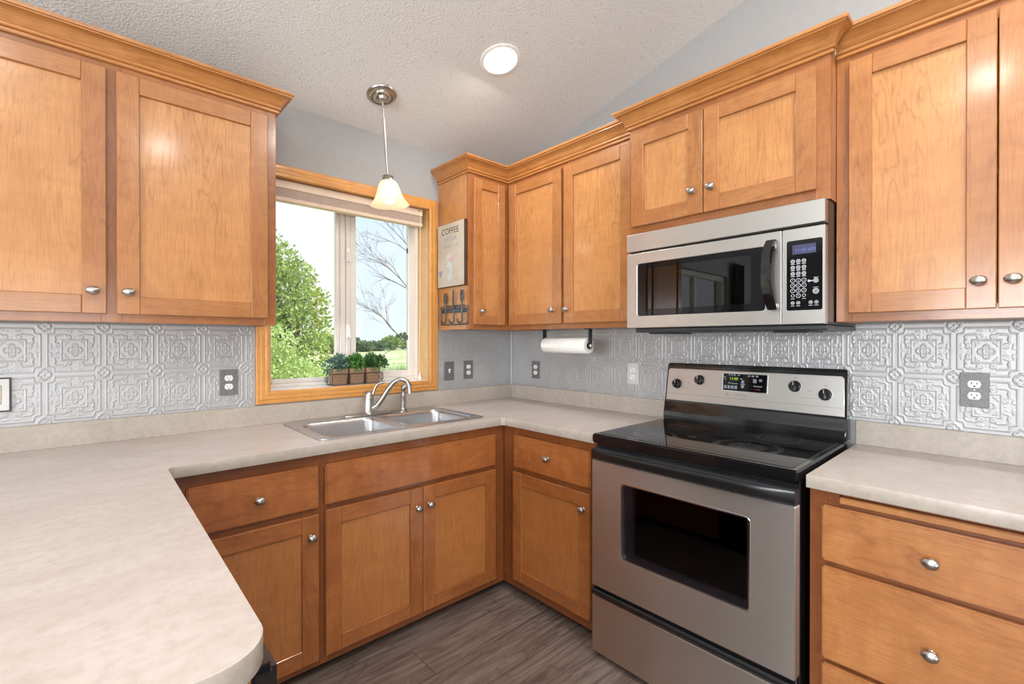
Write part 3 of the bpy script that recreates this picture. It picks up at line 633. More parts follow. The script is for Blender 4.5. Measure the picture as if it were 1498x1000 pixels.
dw = thing('dishwasher', 'black dishwasher under the rounded end of the peninsula counter', 'dishwasher', (-2.07, -1.457, 0))
g = G(); g.box(-.54, -.004, -.298, .298, .09, .862, 0, .003); g.build('tub', black_plastic, dw)
g = G(); g.box(0, .034, -.296, .296, .10, .745, 0, .006, seg=2); d = g.build('door', black_enamel, dw)
g = G(); g.box(0.0, .037, -.298, .298, .750, .868, 0, .008, seg=2); g.build('control_panel', black_enamel, dw)
g = G(); g.box(-.03, -.004, -.290, .290, 0, .09, 0, .001); g.build('toe_panel', black_plastic, dw)

# ------------------------------------------------------------------ counters
CT0, CT1 = 0.876, 0.914
def arc(cx, cy, r, a0, a1, n=10): return [(cx + r * math.cos(math.radians(a0 + (a1 - a0) * k / n)), cy + r * math.sin(math.radians(a0 + (a1 - a0) * k / n))) for k in range(n + 1)]
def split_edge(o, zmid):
    """front edge strip of the same laminate, its shade put into a darker colour"""
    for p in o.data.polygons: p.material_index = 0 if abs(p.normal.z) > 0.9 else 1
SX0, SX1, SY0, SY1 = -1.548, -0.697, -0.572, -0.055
wt = thing('worktop', 'beige stone-look laminate counter running from peninsula around the sink corner to the range', 'countertop')
g = G(); r = .075
out = [(-2.95, -.001), (-2.95, -1.80)] + arc(-2.047 - r, -1.80 + r, r, -90, 0) + arc(-2.047 + .03, -.635 - .03, .03, 180, 90, 6) + [(-.650, -.635), (-.635, -.650), (-.635, -1.222), (-.001, -1.222), (-.001, -.001)]
hole = [(SX0 + .022, SY0 + .022), (SX1 - .022, SY0 + .022), (SX1 - .022, SY1 - .02), (SX0 + .022, SY1 - .02)]
g.plate(out, [hole], CT1 - CT0, 0, Matrix.Translation((0, 0, CT0)), 0.0015)
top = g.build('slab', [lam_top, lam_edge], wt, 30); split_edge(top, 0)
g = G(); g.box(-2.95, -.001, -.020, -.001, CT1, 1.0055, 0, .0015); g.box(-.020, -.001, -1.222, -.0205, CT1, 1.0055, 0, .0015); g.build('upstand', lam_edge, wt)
wt2 = thing('worktop', 'beige stone-look laminate counter right of the range', 'countertop')
g = G(); g.plate([(-.635, -2.60), (-.001, -2.60), (-.001, -2.0177), (-.635, -2.0177)], [], CT1 - CT0, 0, Matrix.Translation((0, 0, CT0)), 0.0015)
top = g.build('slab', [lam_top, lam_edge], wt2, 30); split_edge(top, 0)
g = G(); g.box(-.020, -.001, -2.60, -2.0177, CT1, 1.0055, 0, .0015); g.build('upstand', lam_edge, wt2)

# ------------------------------------------------------------------ embossed tin backsplash
def dist_poly(P, X, Y):
    d = np.full(X.shape, 9.0)
    for (ax, ay), (bx, by) in zip(P, P[1:]):
        vx, vy = bx - ax, by - ay; L = vx * vx + vy * vy + 1e-12
        t = np.clip(((X - ax) * vx + (Y - ay) * vy) / L, 0, 1)
        d = np.minimum(d, np.hypot(X - ax - t * vx, Y - ay - t * vy))
    return d
def spiral(cx, cy, r0, r1, a0, a1, n=26):
    return [(cx + (r0 + (r1 - r0) * k / n) * math.cos(math.radians(a0 + (a1 - a0) * k / n)), cy + (r0 + (r1 - r0) * k / n) * math.sin(math.radians(a0 + (a1 - a0) * k / n))) for k in range(n + 1)]
def tile_height(n):
    c = (np.arange(n) + 0.0) / n - 0.5
    X, Y = np.meshgrid(c, c); A = np.abs(X); B = np.abs(Y)
    ridge = lambda d, w: np.exp(-(d / (w * 0.72)) ** 2)
    H = np.zeros_like(X)
    # double border lines with chamfered ends that swell into a round corner rosette
    ca = 0.5 - A; cb = 0.5 - B
    rc = np.hypot(ca, cb)
    keep = (rc > 0.16)
    H += 0.9 * ridge(ca - 0.055, 0.016) * (B < 0.33) + 0.9 * ridge(cb - 0.055, 0.016) * (A < 0.33)
    H += 0.9 * ridge(dist_poly([(0.445, 0.33), (0.36, 0.345), (0.345, 0.36), (0.33, 0.445)], A, B), 0.016)
    th = np.arctan2(cb, ca)
    H += 0.85 * ridge(rc - 0.105 * (0.72 + 0.28 * np.abs(np.cos(2 * th))), 0.022) + 0.8 * ridge(rc, 0.03)
    H += 0.35 * (rc < 0.13) * np.cos(4 * th) ** 2 * np.clip(rc / 0.08, 0, 1)
    # centre square with flower
    sq = np.maximum(A, B)
    H += 1.0 * ridge(sq - 0.215, 0.014)
    r = np.hypot(X, Y); ph = np.arctan2(Y, X)
    H += 0.8 * ridge(r - 0.125 * (0.55 + 0.45 * np.abs(np.cos(2 * ph))), 0.02) * (sq < 0.2)
    H += 0.7 * ridge(r - 0.06 * (0.6 + 0.4 * np.abs(np.cos(4 * ph))), 0.016) + 0.9 * ridge(r, 0.022)
    H += 0.6 * ridge(dist_poly([(0.10, 0.17), (0.15, 0.14), (0.17, 0.10)], A, B), 0.016) + 0.6 * ridge(np.hypot(A - 0.165, B - 0.165), 0.02)
    # scrolls, mirrored in the diagonals
    P = spiral(0.285, 0.095, 0.012, 0.05, 500, 60) + [(0.335, 0.17), (0.315, 0.23)]
    Q = [(0.315, 0.23), (0.335, 0.28), (0.30, 0.315), (0.25, 0.325)]
    for U, V in ((A, B), (B, A)):
        H += 0.75 * ridge(dist_poly(P, U, V), 0.017)
        H += 0.6 * ridge(dist_poly(spiral(0.40, 0.07, 0.008, 0.03, 400, 100, 14) + [(0.39, 0.14)], U, V), 0.013)
        H += 0.5 * ridge(np.hypot(U - 0.27, V), 0.018) + 0.4 * ridge(np.hypot(U - 0.37, V), 0.014)
    H += 0.75 * ridge(dist_poly(Q, A, B), 0.017)
    return np.clip(H, 0, 1.15)
NT = 84
TH = tile_height(NT)
def tin_panel(name, label, u0, u1, ub, pu, z0, z1, zb, pv, to_world, parent=None):
    """embossed sheet over u in [u0,u1], z in [z0,z1]; tile bands cross at u=ub, z=zb"""
    du, dv = pu / NT, pv / NT
    nu, nv = int(round((u1 - u0) / du)) + 1, int(round((z1 - z0) / dv)) + 1
    us = np.linspace(u0, u1, nu); vs = np.linspace(z0, z1, nv)
    iu = np.round((us - ub) / du).astype(int) % NT; iv = np.round((vs - zb) / dv).astype(int) % NT
    H = TH[np.ix_(iv, iu)] * 0.0017 + 0.0040
    UU, VV = np.meshgrid(us, vs)
    co = to_world(UU, H, VV).reshape(-1, 3)
    i, j = np.meshgrid(np.arange(nv - 1), np.arange(nu - 1), indexing='ij'); a = (i * nu + j).ravel()
    F = np.stack([a, a + 1, a + nu + 1, a + nu], 1)
    # a plain back sheet so that the panel has thickness
    me = bpy.data.meshes.new(name); me.vertices.add(len(co)); me.vertices.foreach_set('co', co.ravel())
    me.loops.add(F.size); me.loops.foreach_set('vertex_index', F.ravel().astype(np.int32))
    me.polygons.add(len(F)); me.polygons.foreach_set('loop_start', np.arange(0, F.size, 4, dtype=np.int32)); me.polygons.foreach_set('loop_total', np.full(len(F), 4, dtype=np.int32))
    me.polygons.foreach_set('use_smooth', np.ones(len(F), dtype=bool)); me.update(); me.validate(); me.materials.append(tin)
    o = bpy.data.objects.new(name, me); COL.objects.link(o)
    return tag(o, label, 'backsplash', 'embossed backsplash panels')
ZS0, ZS1 = 1.0055, ZU - .001
wwin = lambda u, h, v: np.stack([u, -h, v], -1)
tin_panel('backsplash_panel', 'embossed silver tin-look backsplash left of the window', -2.66, CX0 - .001, -2.355, .1655, ZS0, ZS1, 1.009, .180, wwin)
tin_panel('backsplash_panel', 'small embossed silver backsplash between window and corner', CX1 + .001, -.007, -.16, .157, ZS0, ZS1, 1.009, .180, wwin)
wst = lambda u, h, v: np.stack([-h, -u, v], -1)
bsp = tin_panel('backsplash_panel', 'long embossed silver tin-look backsplash behind range and microwave', .007, 2.62, 2.295, .158, ZS0, ZS1, 1.009, .180, wst)
g = G(); g.tube([(-.008, -.008, ZS0), (-.008, -.008, ZS1)], .006, 10); tag(g.build('corner_trim', tin, None), 'thin silver corner strip between the two backsplash walls', 'trim')

# ------------------------------------------------------------------ outlets and switch
OG = 'wall plates on the backsplash'
def wall_plate(label, loc, rz, kind, name='outlet', pm=None):
    t = thing(name, label, 'switch' if 'switch' in name else 'outlet', loc, rz, OG); pm = pm or pewter
    g = G()
    if kind == 'duplex':
        ov = [[(.0165 * max(-1, min(1, 1.0 * math.cos(a))) , zc + max(-.0125, min(.0125, .0165 * math.sin(a)))) for a in [2 * PI * k / 28 for k in range(28)]] for zc in (.0195, -.0195)]
        g.plate(rrect(-.036, .036, -.0585, .0585, .003), [], .005, 0, front(), .0015); g.build('plate', pm, t)
        for o_, zc in zip(ov, (.0195, -.0195)):
            g = G(); g.plate(o_, [], .0025, 0, front(0, -.005), .0005); r_ = g.build('receptacle', white_plastic, t)
            g = G(); g.box(-.0075, -.0055, -.0079, -.007, zc - .001, zc + .008, 0, 0); g.box(.0055, .0075, -.0079, -.007, zc - .001, zc + .007, 0, 0); g.lathe([(.0026, 0), (.0026, .0009)], (0, -.0079 + .0009, zc - .0065), 12, 0, Matrix.Translation((0, 0, 0)) @ Matrix.Translation((0, -.0070, zc - .0065)) @ FRONT @ Matrix.Translation((0, .0070 - .0, -(zc - .0065))) if False else None) if False else g.box(-.0025, .0025, -.0079, -.007, zc - .009, zc - .0045, 0, .0004); g.build('slots', dark_slot, r_)
        g = G(); g.box(-.0022, .0022, -.0056, -.0046, -.0022, .0022, 0, .0005); g.build('screw', nickel, t)
    elif kind == 'toggle':
        g.plate(rrect(-.036, .036, -.0585, .0585, .003), [], .005, 0, front(), .0015); g.build('plate', pm, t)
        g = G(); g.box(-.006, .006, -.0062, -.004, -.012, .012, 0, .0005); g.build('toggle_slot', white_plastic, t)
        g = G(); g.box(-.004, .004, -.018, -.006, -.001, .009, 0, .0015, Matrix.Rotation(-.35, 4, 'X')); g.build('toggle', white_plastic, t)
    else:
        g.plate(rrect(-.041, .041, -.061, .061, .002), [rrect(-.0365, .0365, -.0565, .0565, .002)], .0065, 0, front(), .0006); g.build('plate_edge', dark_frame, t)
        g = G(); g.plate(rrect(-.0362, .0362, -.0562, .0562, .002), [rrect(-.0175, .0175, -.034, .034, .002)], .005, 0, front(), .0006); g.build('plate', pewter_light, t)
        g = G(); g.box(-.0172, .0172, -.0072, -.001, -.0336, .0336, 0, .002); g.build('rocker', beige_plastic, t)
    return t
PY = -.0058
o1 = wall_plate('white duplex outlet in pewter plate left of the window casing', (-1.7575, PY, 1.125), 0, 'duplex')
wall_plate('white toggle switch in pewter plate beside right window casing', (-.542, PY, 1.123), 0, 'toggle', 'light_switch')
dup(o1, (-.391, PY, 1.125), 0, 'white round-faced outlet in pewter plate between toggle switch and corner')
dup(o1, (PY, -.251, 1.119), RB, 'small pewter-plated outlet below the paper towel roll')
o5 = dup(o1, (PY, -2.3445, 1.149), RB, 'pewter-plated white duplex outlet on wall right of the range')
wall_plate('light plate with white outlet just left of the range control panel', (PY, -1.007, 1.134), RB, 'duplex', 'outlet', pewter_light)
wall_plate('beige rocker switch in dark-rimmed plate at left edge under the cabinet', (-2.478, PY, 1.123), 0, 'decora', 'light_switch')

# ------------------------------------------------------------------ sink and faucet
sk = thing('kitchen_sink', 'double-bowl stainless steel drop-in sink below the window', 'sink', (0, 0, CT1))
g = G(); B1 = (-1.505, -1.137, -.530, -.175); B2 = (-1.108, -.740, -.530, -.175)
g.plate(rrect(SX0, SX1, SY0, SY1, .035, 8), [rrect(*B1, .055, 8), rrect(*B2, .055, 8)], .0055, 0, Matrix.Translation((0, 0, .0003)), .002)
g.build('rim', sink_steel, sk)
for nm, (a, b, cc, d) in (('bowl', B1), ('bowl', B2)):
    g = G(); V = []; F = []; rings = [(0, .0045, .055), (.004, .0, .054), (.008, -.012, .052), (.012, -.13, .050), (.018, -.150, .045), (.032, -.163, .035), (.06, -.168, .03)]
    for ins, z, rr in rings:
        ro = rrect(a + ins, b - ins, cc + ins, d - ins, rr, 8); n = len(ro); V += [(x, y, z) for x, y in ro]
    for i in range(len(rings) - 1):
        for k in range(n): F.append((i * n + k, i * n + (k + 1) % n, (i + 1) * n + (k + 1) % n, (i + 1) * n + k))
    F.append(tuple(range((len(rings) - 1) * n, len(rings) * n)))
    g.verts_faces(V, F); bo = g.build(nm, sink_steel, sk, 50, False)
    g = G(); g.lathe([(.045, -.1675), (.045, -.1650), (.036, -.1645), (.030, -.1665), (.001, -.1668)], ((a + b) / 2, (cc + d) / 2 + .02, 0), 28); g.build('drain', nickel, bo)
fx, fy = -1.13, -.112; fd = Vector((.8, -.6, 0)); ZD = CT1 + .0058
fa = thing('faucet', 'brushed nickel single-lever faucet with curved spout behind the sink', 'faucet', (fx, fy, ZD))
g = G(); g.plate([(x * .134, y * .030 * (1 if abs(x) < .8 else 1)) for x, y in [(math.copysign(abs(math.cos(t)) ** .55, math.cos(t)), math.copysign(abs(math.sin(t)) ** .8, math.sin(t))) for t in [2 * PI * k / 40 for k in range(40)]]], [], .010, 0, None, .003); g.build('deck_plate', nickel, fa)
g = G(); g.lathe([(.031, .009), (.029, .013), (.026, .020), (.0255, .085), (.0275, .087), (.0275, .092), (.026, .094), (.0255, .105), (.022, .118), (.014, .127), (.001, .130)], (0, 0, 0), 32); g.build('body', nickel, fa, 40)
def along(pts): return [fd * a + Vector((0, 0, z)) for a, z in pts]
def smooth_path(P, n=6):
    P = [Vector(p) for p in P]; out = []
    Q = [P[0] * 2 - P[1]] + P + [P[-1] * 2 - P[-2]]
    for i in range(1, len(Q) - 2):
        for k in range(n):
            t = k / n; p0, p1, p2, p3 = Q[i - 1:i + 3]
            out.append(0.5 * ((2 * p1) + (p2 - p0) * t + (2 * p0 - 5 * p1 + 4 * p2 - p3) * t * t + (3 * p1 - p0 - 3 * p2 + p3) * t ** 3))
    out.append(P[-1]); return out
sp = smooth_path(along([(.018, .035), (.045, .052), (.072, .088), (.102, .136), (.137, .176), (.171, .188), (.200, .176), (.213, .148), (.215, .130)]))
g = G(); g.tube(sp, [.0145 - .003 * i / len(sp) for i in range(len(sp))], 18); s_ = g.build('spout', nickel, fa, 60)
g = G(); g.tube(along([(.215, .132), (.216, .112)]), .0135, 18); g.build('aerator', nickel, s_, 40)
lv = smooth_path(along([(.014, .098), (.026, .118), (.034, .142), (.046, .162), (.064, .170), (.085, .173)]))
g = G(); g.tube(lv, [.008 - .002 * abs(i / len(lv) - .1) for i in range(len(lv))], 12); g.build('lever', nickel, fa, 60)
sy = thing('side_sprayer', 'small brushed nickel side sprayer right of the faucet', 'sprayer', (-.928, -.118, ZD))
g = G(); g.lathe([(.026, 0), (.026, .003), (.021, .006), (.017, .012), (.016, .020)], (0, 0, 0), 24); g.build('holder', nickel, sy, 40)
g = G(); g.lathe([(.0135, .018), (.0145, .050), (.0155, .080), (.0165, .084), (.0165, .090), (.0125, .094), (.0115, .112), (.013, .118)], (0, 0, 0), 24); h_ = g.build('handle', nickel, sy, 40)
g = G(); g.tube(smooth_path([(0, 0, .114), (0.002, -.002, .132), (.012, -.010, .143), (.026, -.020, .143), (.034, -.025, .136)]), [.012, .013, .014, .015, .016] + [.016] * 20, 16); g.build('spray_head', nickel, h_, 50)

# ------------------------------------------------------------------ microwave
mw = thing('microwave', 'stainless over-the-range microwave with black handle and keypad', 'microwave', (0, -1.633, 0), RB)
MX = .3825; MF = -.430
g = G(); g.box(-MX, MX, -.400, -.008, 1.372, 1.790, 0, .002); g.build('body', black_plastic, mw)
g = G(); g.box(-MX, MX, MF - .003, -.398, 1.7105, 1.788, 0, .002); g.build('vent_grille', steel_light, mw)
DX = .2525
g = G(); g.plate(rrect(-MX, DX - .001, 1.372, 1.702, .004), [rrect(-MX + .053, DX - .055, 1.424, 1.654, .012)], .032, 0, front(0, -.398), .002); d = g.build('door', steel_light, mw)
g = G(); g.plate(rrect(-MX + .0535, DX - .0555, 1.4245, 1.6535, .0115), [rrect(-MX + .095, DX - .105, 1.452, 1.632, .01)], .026, 0, front(0, -.399), 0); g.build('window_surround', black_glass, d)
g = G(); g.box(-MX + .09, DX - .10, -.424, -.421, 1.448, 1.637, 0, 0); g.build('window_pane', smoked_glass, d, None)
g = G(); g.box(-MX + .06, DX - .06, -.402, -.4005, 1.43, 1.65, 0, 0); g.build('inner_screen', charcoal, d, None)
hx = .217
hp = smooth_path([(hx + .003, -.440, 1.672), (hx, -.462, 1.64), (hx - .002, -.470, 1.60), (hx - .003, -.473, 1.55), (hx - .002, -.470, 1.50), (hx + .004, -.460, 1.455), (hx + .010, -.446, 1.425)])
V = []; F = []
for i, p in enumerate(hp):
    for dx, dy in ((-.017, .004), (-.014, -.006), (.014, -.008), (.017, .002), (.010, .008), (-.010, .010)): V.append((p.x + dx, p.y + dy, p.z))
n = 6
for i in range(len(hp) - 1):
    for k in range(n): F.append((i * n + k, i * n + (k + 1) % n, (i + 1) * n + (k + 1) % n, (i + 1) * n + k))
F += [tuple(range(n)), tuple(range((len(hp) - 1) * n, len(hp) * n))]
g = G(); g.verts_faces(V, F); g.box(hx - .012, hx + .016, -.442, -.429, 1.640, 1.672, 0, .003); g.box(hx - .004, hx + .022, -.450, -.429, 1.424, 1.448, 0, .003); g.build('handle', black_enamel, d, 40)
g = G(); g.box(DX + .001, MX, MF, -.398, 1.372, 1.702, 0, .002); cp = g.build('control_panel', steel_light, mw)
g = G(); g.plate(rrect(.268, .375, 1.420, 1.660, .006), [], .0015, 0, front(0, MF + .0002), .0004); kp = g.build('keypad', black_glass, mw)
KY = MF - .0016
g = G(); g.box(.286, .356, KY - .0003, KY + .0002, 1.612, 1.644, 0, 0); g.build('display', lcd_back, kp, None)
g = G(); g.text('11:50 AM', .0155, front(.324, KY - .0006, 1.6245), 0, .0003); g.build('digits', led_blue, kp, None)
g = G()
def ring(g, x, z, ro, ri, y=KY, mat=0):
    g.plate([(x + ro * math.cos(a), z + ro * math.sin(a)) for a in [2 * PI * k / 20 for k in range(20)]], [[(x + ri * math.cos(a), z + ri * math.sin(a)) for a in [2 * PI * k / 20 for k in range(20)]]], .0004, mat, front(0, y))
dig = iter('123456789'); xs = (.287, .304, .321)
for r_, z in enumerate((1.5885, 1.567, 1.546)):
    for x in xs: ring(g, x, z, .0066, .0050); ring(g, x, z, .0032, .0018); g.box(x - .006, x + .006, KY - .0004, KY, z - .0105, z - .0085, 0, 0)
for r_, z in enumerate((1.5225, 1.505, 1.4875)):
    for x in xs: ring(g, x, z, .0075, .0060); g.text(next(dig), .0075, front(x, KY - .0002, z), 0, .0003)
ring(g, xs[1], 1.470, .0075, .006); g.text('0', .0075, front(xs[1], KY - .0002, 1.470), 0, .0003)
for x in (xs[0], xs[2]): ring(g, x, 1.4705, .0055, .0042); g.box(x - .0055, x + .0055, KY - .0004, KY, 1.459, 1.4605, 0, 0)
for x in (xs[0], xs[1], .341, .358): ring(g, x, 1.4455, .0058, .0045); ring(g, x, 1.4455, .0025, .001); g.box(x - .006, x + .006, KY - .0004, KY, 1.4345, 1.4360, 0, 0)
ring(g, .356, 1.518, .0075, .005); ring(g, .356, 1.518, .003, .001); g.box(.334, .347, KY - .0004, KY, 1.5165, 1.5195, 0, 0); ring(g, .336, 1.518, .004, .0025); g.box(.349, .363, KY - .0004, KY, 1.5275, 1.529, 0, 0)
ring(g, .356, 1.4825, .0092, .0068); ring(g, .356, 1.4825, .0045, .0025); g.box(.349, .363, KY - .0004, KY, 1.4945, 1.496, 0, 0)
g.build('key_markings', key_grey, kp, None)
g = G(); g.box(-MX + .02, MX + .0, -.395, -.01, 1.352, 1.3715, 0, .004); g.box(-.315, -.20, -.36, -.18, 1.345, 1.353, 0, .003); g.box(.20, .315, -.36, -.18, 1.345, 1.353, 0, .003); g.build('underside_plate', charcoal, mw)

# ------------------------------------------------------------------ range
RC = -1.6215
rg = thing('range', 'stainless electric range with black glass cooktop and oven door', 'stove', (0, RC, 0), RB)
RX = .381; DF = -.672
g = G(); g.box(-RX, RX, -.635, -.03, .035, .895, 0, .003); g.build('body', black_enamel, rg)
for sx in (-1, 1):
    for yy in (-.58, -.08):
        g = G(); g.lathe([(.016, 0), (.018, .004), (.018, .016), (.010, .018), (.010, .036)], (sx * .34, yy, 0), 16); g.build('foot', rubber, rg)
# cooktop
g = G(); g.box(-RX - .003, RX + .003, -.668, -.088, .889, .9275, 0, .006, seg=2); ck = g.build('cooktop', black_enamel, rg)
g = G(); g.plate(rrect(-RX + .018, RX - .018, -.645, -.115, .012), [], .0016, 0, Matrix.Translation((0, 0, .9272)), .0004); gl = g.build('glass_top', black_glass, ck)
speck = newmat('grey_burner_speckle')
def speckle():
    m, nt, b = speck; setp(b, (0.05, 0.05, 0.052), 0.08)
    vo = N(nt, 'ShaderNodeTexVoronoi'); vo.inputs['Scale'].default_value = 190; nt.links.new(mapped(nt, (1, 1, 1)), vo.inputs['Vector'])
    nt.links.new(ramp(nt, [(0.20, (0.22, 0.22, 0.225)), (0.34, (0.006, 0.006, 0.007))], vo.outputs['Distance']), b.inputs['Base Color']); return m
speck_m = speckle()
for bx, by, br_ in ((-.185, -.50, .088), (.155, -.445, .118), (-.18, -.24, .085), (.185, -.21, .09)):
    g = G(); g.lathe([(br_, .92883), (br_, .92900), (br_ - .022, .92900), (br_ - .022, .92883)], (bx, by, 0), 44, 0, None, cap=False)
    g.lathe([(br_ * .55, .92883), (br_ * .55, .92900), (.002, .92900)], (bx, by, 0), 40, 0, None, cap=False)
    g.build('burner_ring', speck_m, ck)
g = G(); g.box(-.08, -.045, -.445, -.425, .9288, .9291, 0, 0); g.build('cooktop_mark', black_plastic, gl, None)
# back guard
bgm = Matrix.Identity(4)
V = [(-.098, .9275), (-.098, .955), (-.092, .985), (-.080, 1.008), (-.080, 1.018), (-.058, 1.196), (-.050, 1.203), (-.030, 1.203), (-.026, 1.195), (-.026, .9275)]
g = G(); n = len(V); P = [(-RX, y, z) for y, z in V] + [(RX, y, z) for y, z in V]
# slightly narrower at the top, rounded top corners
P = [(x * (1 if z < 1.01 else 1 - .012 * (z - 1.01) / .19), y, z) for x, y, z in P]
g.verts_faces(P, [(i, (i + 1) % n, n + (i + 1) % n, n + i) for i in range(n)] + [tuple(range(n)), tuple(range(2 * n - 1, n - 1, -1))])
bmesh.ops.bevel(g.bm, geom=g.bm.edges[:], offset=.004, segments=2, affect='EDGES'); bk = g.build('backguard', black_enamel, rg, 40)
tilt = math.atan2(.022, .178)
def onguard(x, z, lift=0.0):
    """frame on the sloped control fascia: x right, height z"""
    y = -.080 + .022 * (z - 1.018) / .178
    return Matrix.Translation((x, y - lift, z)) @ Matrix.Rotation(-tilt, 4, 'X') @ FRONT
g = G(); z0 = 1.018
g.plate([(-RX + .008, .004), (RX - .008, .004), (RX - .012, .150), (RX - .020, .160), (-RX + .020, .160), (-RX + .012, .150)], [], .003, 0, onguard(0, z0, -.0005), .001); fp = g.build('control_fascia', steel_light, rg)
g = G(); g.box(-RX + .010, RX - .010, .0002, .0008, .0031, .0036, 0, 0, None) if False else g.plate([(-RX + .012, .036), (RX - .012, .036), (RX - .012, .0372), (-RX + .012, .0372)], [], .0003, 0, onguard(0, z0, .0026)); g.build('fascia_groove', faint_print, fp, None)
for kx, kz in ((-.3185, 1.103), (-.206, 1.128), (.1995, 1.127), (.3075, 1.102)):
    M = onguard(kx, kz, .003)
    g = G(); g.lathe([(.0235, 0), (.0235, .004), (.0215, .006), (.0205, .016), (.018, .019), (.001, .0195)], (0, 0, 0), 28, 0, M); g.box(-.0055, .0055, -.0195, .0195, .018, .027, 0, .003, M, seg=2); g.box(-.0012, .0012, .004, .018, .0271, .0276, 1, 0, M); g.build('knob', [black_enamel, key_grey], fp, 40)
    g = G()
    for q in range(11):
        a = math.radians(-240 + 30 * q); g.box(-.0004, .0004, .027, .030, .0001, .0004, 0, 0, M @ Matrix.Rotation(a + PI, 4, 'Z'))
    g.text('OFF', .007, M @ Matrix.Translation((0, .035, .0001)), 0, .0003)
    g.build('dial_markings', faint_print, fp, None)
for kx in (-.262, .2535):
    g = G(); g.lathe([(.002, 0), (.002, .0006)], (0, 0, 0), 10, 0, onguard(kx, 1.111, .0026)); g.build('indicator_lamp', red_dot, fp, None)
    g = G(); g.box(-.030, .030, -.0005, .0005, 0, .0003, 0, 0, onguard(kx, 1.083, .0026)); g.build('dial_legend', faint_print, fp, None)
DC = onguard(-.001, 1.1275, .0022)
g = G(); g.plate(rrect(-.0965, .0965, -.041, .041, .004), [rrect(-.0935, .0935, -.0385, .0385, .003)], .002, 0, DC); g.build('display_bezel', chrome, fp)
g = G(); g.plate(rrect(-.0938, .0938, -.0388, .0388, .003), [], .0014, 0, DC, .0003); dp = g.build('display', black_glass, rg)
def dpl(x, y, l=.0016): return DC @ Matrix.Translation((x, y, l))
g = G(); g.text('11:50', .0165, dpl(-.046, .0155), 0, .0003); g.build('digits', led_green, dp, None)
pads = [rrect(-.089 + .0155 * q, -.0765 + .0155 * q, -.030, -.0155, .0015) for q in range(4)]
pads += [rrect(x - a + .018, x + a + .018, y - b, y + b, .001) for x, y, a, b in ((.001, .031, .0055, .0035), (.017, .031, .0055, .0035), (.034, .031, .0055, .0035), (.0255, .0105, .0075, .0085), (.049, .0145, .006, .0055))]
pads += [rrect(-.0135, -.0005, y - .0065, y + .0065, .0012) for y in (.004, -.0175)]
for p_ in pads:
    g = G(); g.plate(p_, [], .0003, 0, dpl(0, 0, .0013)); g.build('touch_pad', key_pad, dp, None)
g = G()
for q in range(4): g.box(-.085 + .0155 * q, -.080 + .0155 * q, -.0235, -.0225, .0016, .0018, 0, 0, dpl(0, 0, 0))
for x, y, a in ((-.066, .0325, .003), (-.055, .0325, .003), (-.043, .0325, .005), (-.025, .0325, .004), (-.087, .021, .004), (-.083, .012, .003), (-.014, .016, .005), (-.064, -.004, .005), (-.05, -.006, .005), (-.035, -.006, .006), (-.0068, -.0068, .0095)):
    g.box(x - a, x + a, y - .0012, y + .0012, .0016, .0018, 0, 0, dpl(0, 0, 0))
for y, d_ in ((.004, 1), (-.0175, -1)): g.plate([(-.0098, y - .003 * d_), (-.0042, y - .003 * d_), (-.007, y + .003 * d_)], [], .0003, 0, dpl(0, 0, .0016))
g.text('Whirlpool', .0085, dpl(.056, -.0125), 0, .0003, shear=.2); g.build('panel_lettering', key_grey, dp, None)
g = G(); g.text('Accubake', .0062, dpl(.055, -.026), 0, .0003); g.build('red_lettering', red_print, dp, None)
g = G(); g.text('ACCUBAKE SYSTEM', .006, onguard(-.013, 1.072, .003), 0, .0003); ring_c = [(-.060 + .005 * math.cos(a), .005 * math.sin(a)) for a in [2 * PI * k / 16 for k in range(16)]]
g.plate(ring_c, [[(-.060 + (x + .060) * .6, y * .6) for x, y in ring_c]], .0003, 0, onguard(-.013, 1.072, .0028)); g.build('fascia_lettering', faint_print, fp, None)
# oven door
g = G(); g.plate(rrect(-RX + .002, RX - .002, .298, .8195, .004), [rrect(-.238, .2505, .447, .752, .016)], .040, 0, front(0, DF + .040), .002); od = g.build('oven_door', steel, rg)
g = G(); g.plate(rrect(-.2385, .251, .4465, .7525, .0165), [rrect(-.233, .2455, .452, .747, .013)], .0415, 0, front(0, DF + .0408), .0008); g.build('window_trim', chrome, od)
g = G(); g.box(-.234, .2465, DF + .010, DF + .014, .451, .748, 0, 0); g.build('window_pane', oven_glass, od, None)
g = G(); g.plate(rrect(-.233, .2455, .452, .747, .013), [rrect(-.195, .232, .470, .738, .006)], .012, 0, front(0, DF + .034), 0); g.build('inner_glass_frame', key_pad, od)
g = G(); g.box(-.234, .2465, DF + .0345, DF + .037, .451, .748, 0, 0); ib = g.build('dark_inner_glass', black_glass, od, None)
g = G(); g.box(-RX + .001, RX - .001, DF - .002, DF + .040, .821, .868, 0, .004, seg=2); ht = g.build('door_top_trim', charcoal, od)
V = []; F = []; hn = 25
for i in range(hn):
    t = -1 + 2 * i / (hn - 1); x = t * (RX - .003); bow = (1 - t ** 4) * .030; dz = (1 - t * t) * .003
    for dy, z in ((0, .862), (-bow * .9 - .003, .866 + dz), (-bow - .004, .858 + dz), (-bow - .002, .836), (-bow * .7, .828), (0, .826)): V.append((x, DF - .0015 + dy, z))
for i in range(hn - 1):
    for k in range(6): F.append((i * 6 + k, i * 6 + (k + 1) % 6, (i + 1) * 6 + (k + 1) % 6, (i + 1) * 6 + k))
F += [tuple(range(6)), tuple(range((hn - 1) * 6, hn * 6))]
g = G(); g.verts_faces(V, F); g.build('handle', black_plastic, od, 50)
g = G(); g.box(-RX + .002, RX - .002, DF + .012, DF + .03, .255, .297, 0, .002); g.tube([(-RX + .004, DF + .006, .272), (RX - .004, DF + .006, .272)], .0125, 16, 0); g.build('drawer_grip', black_plastic, rg, 40)
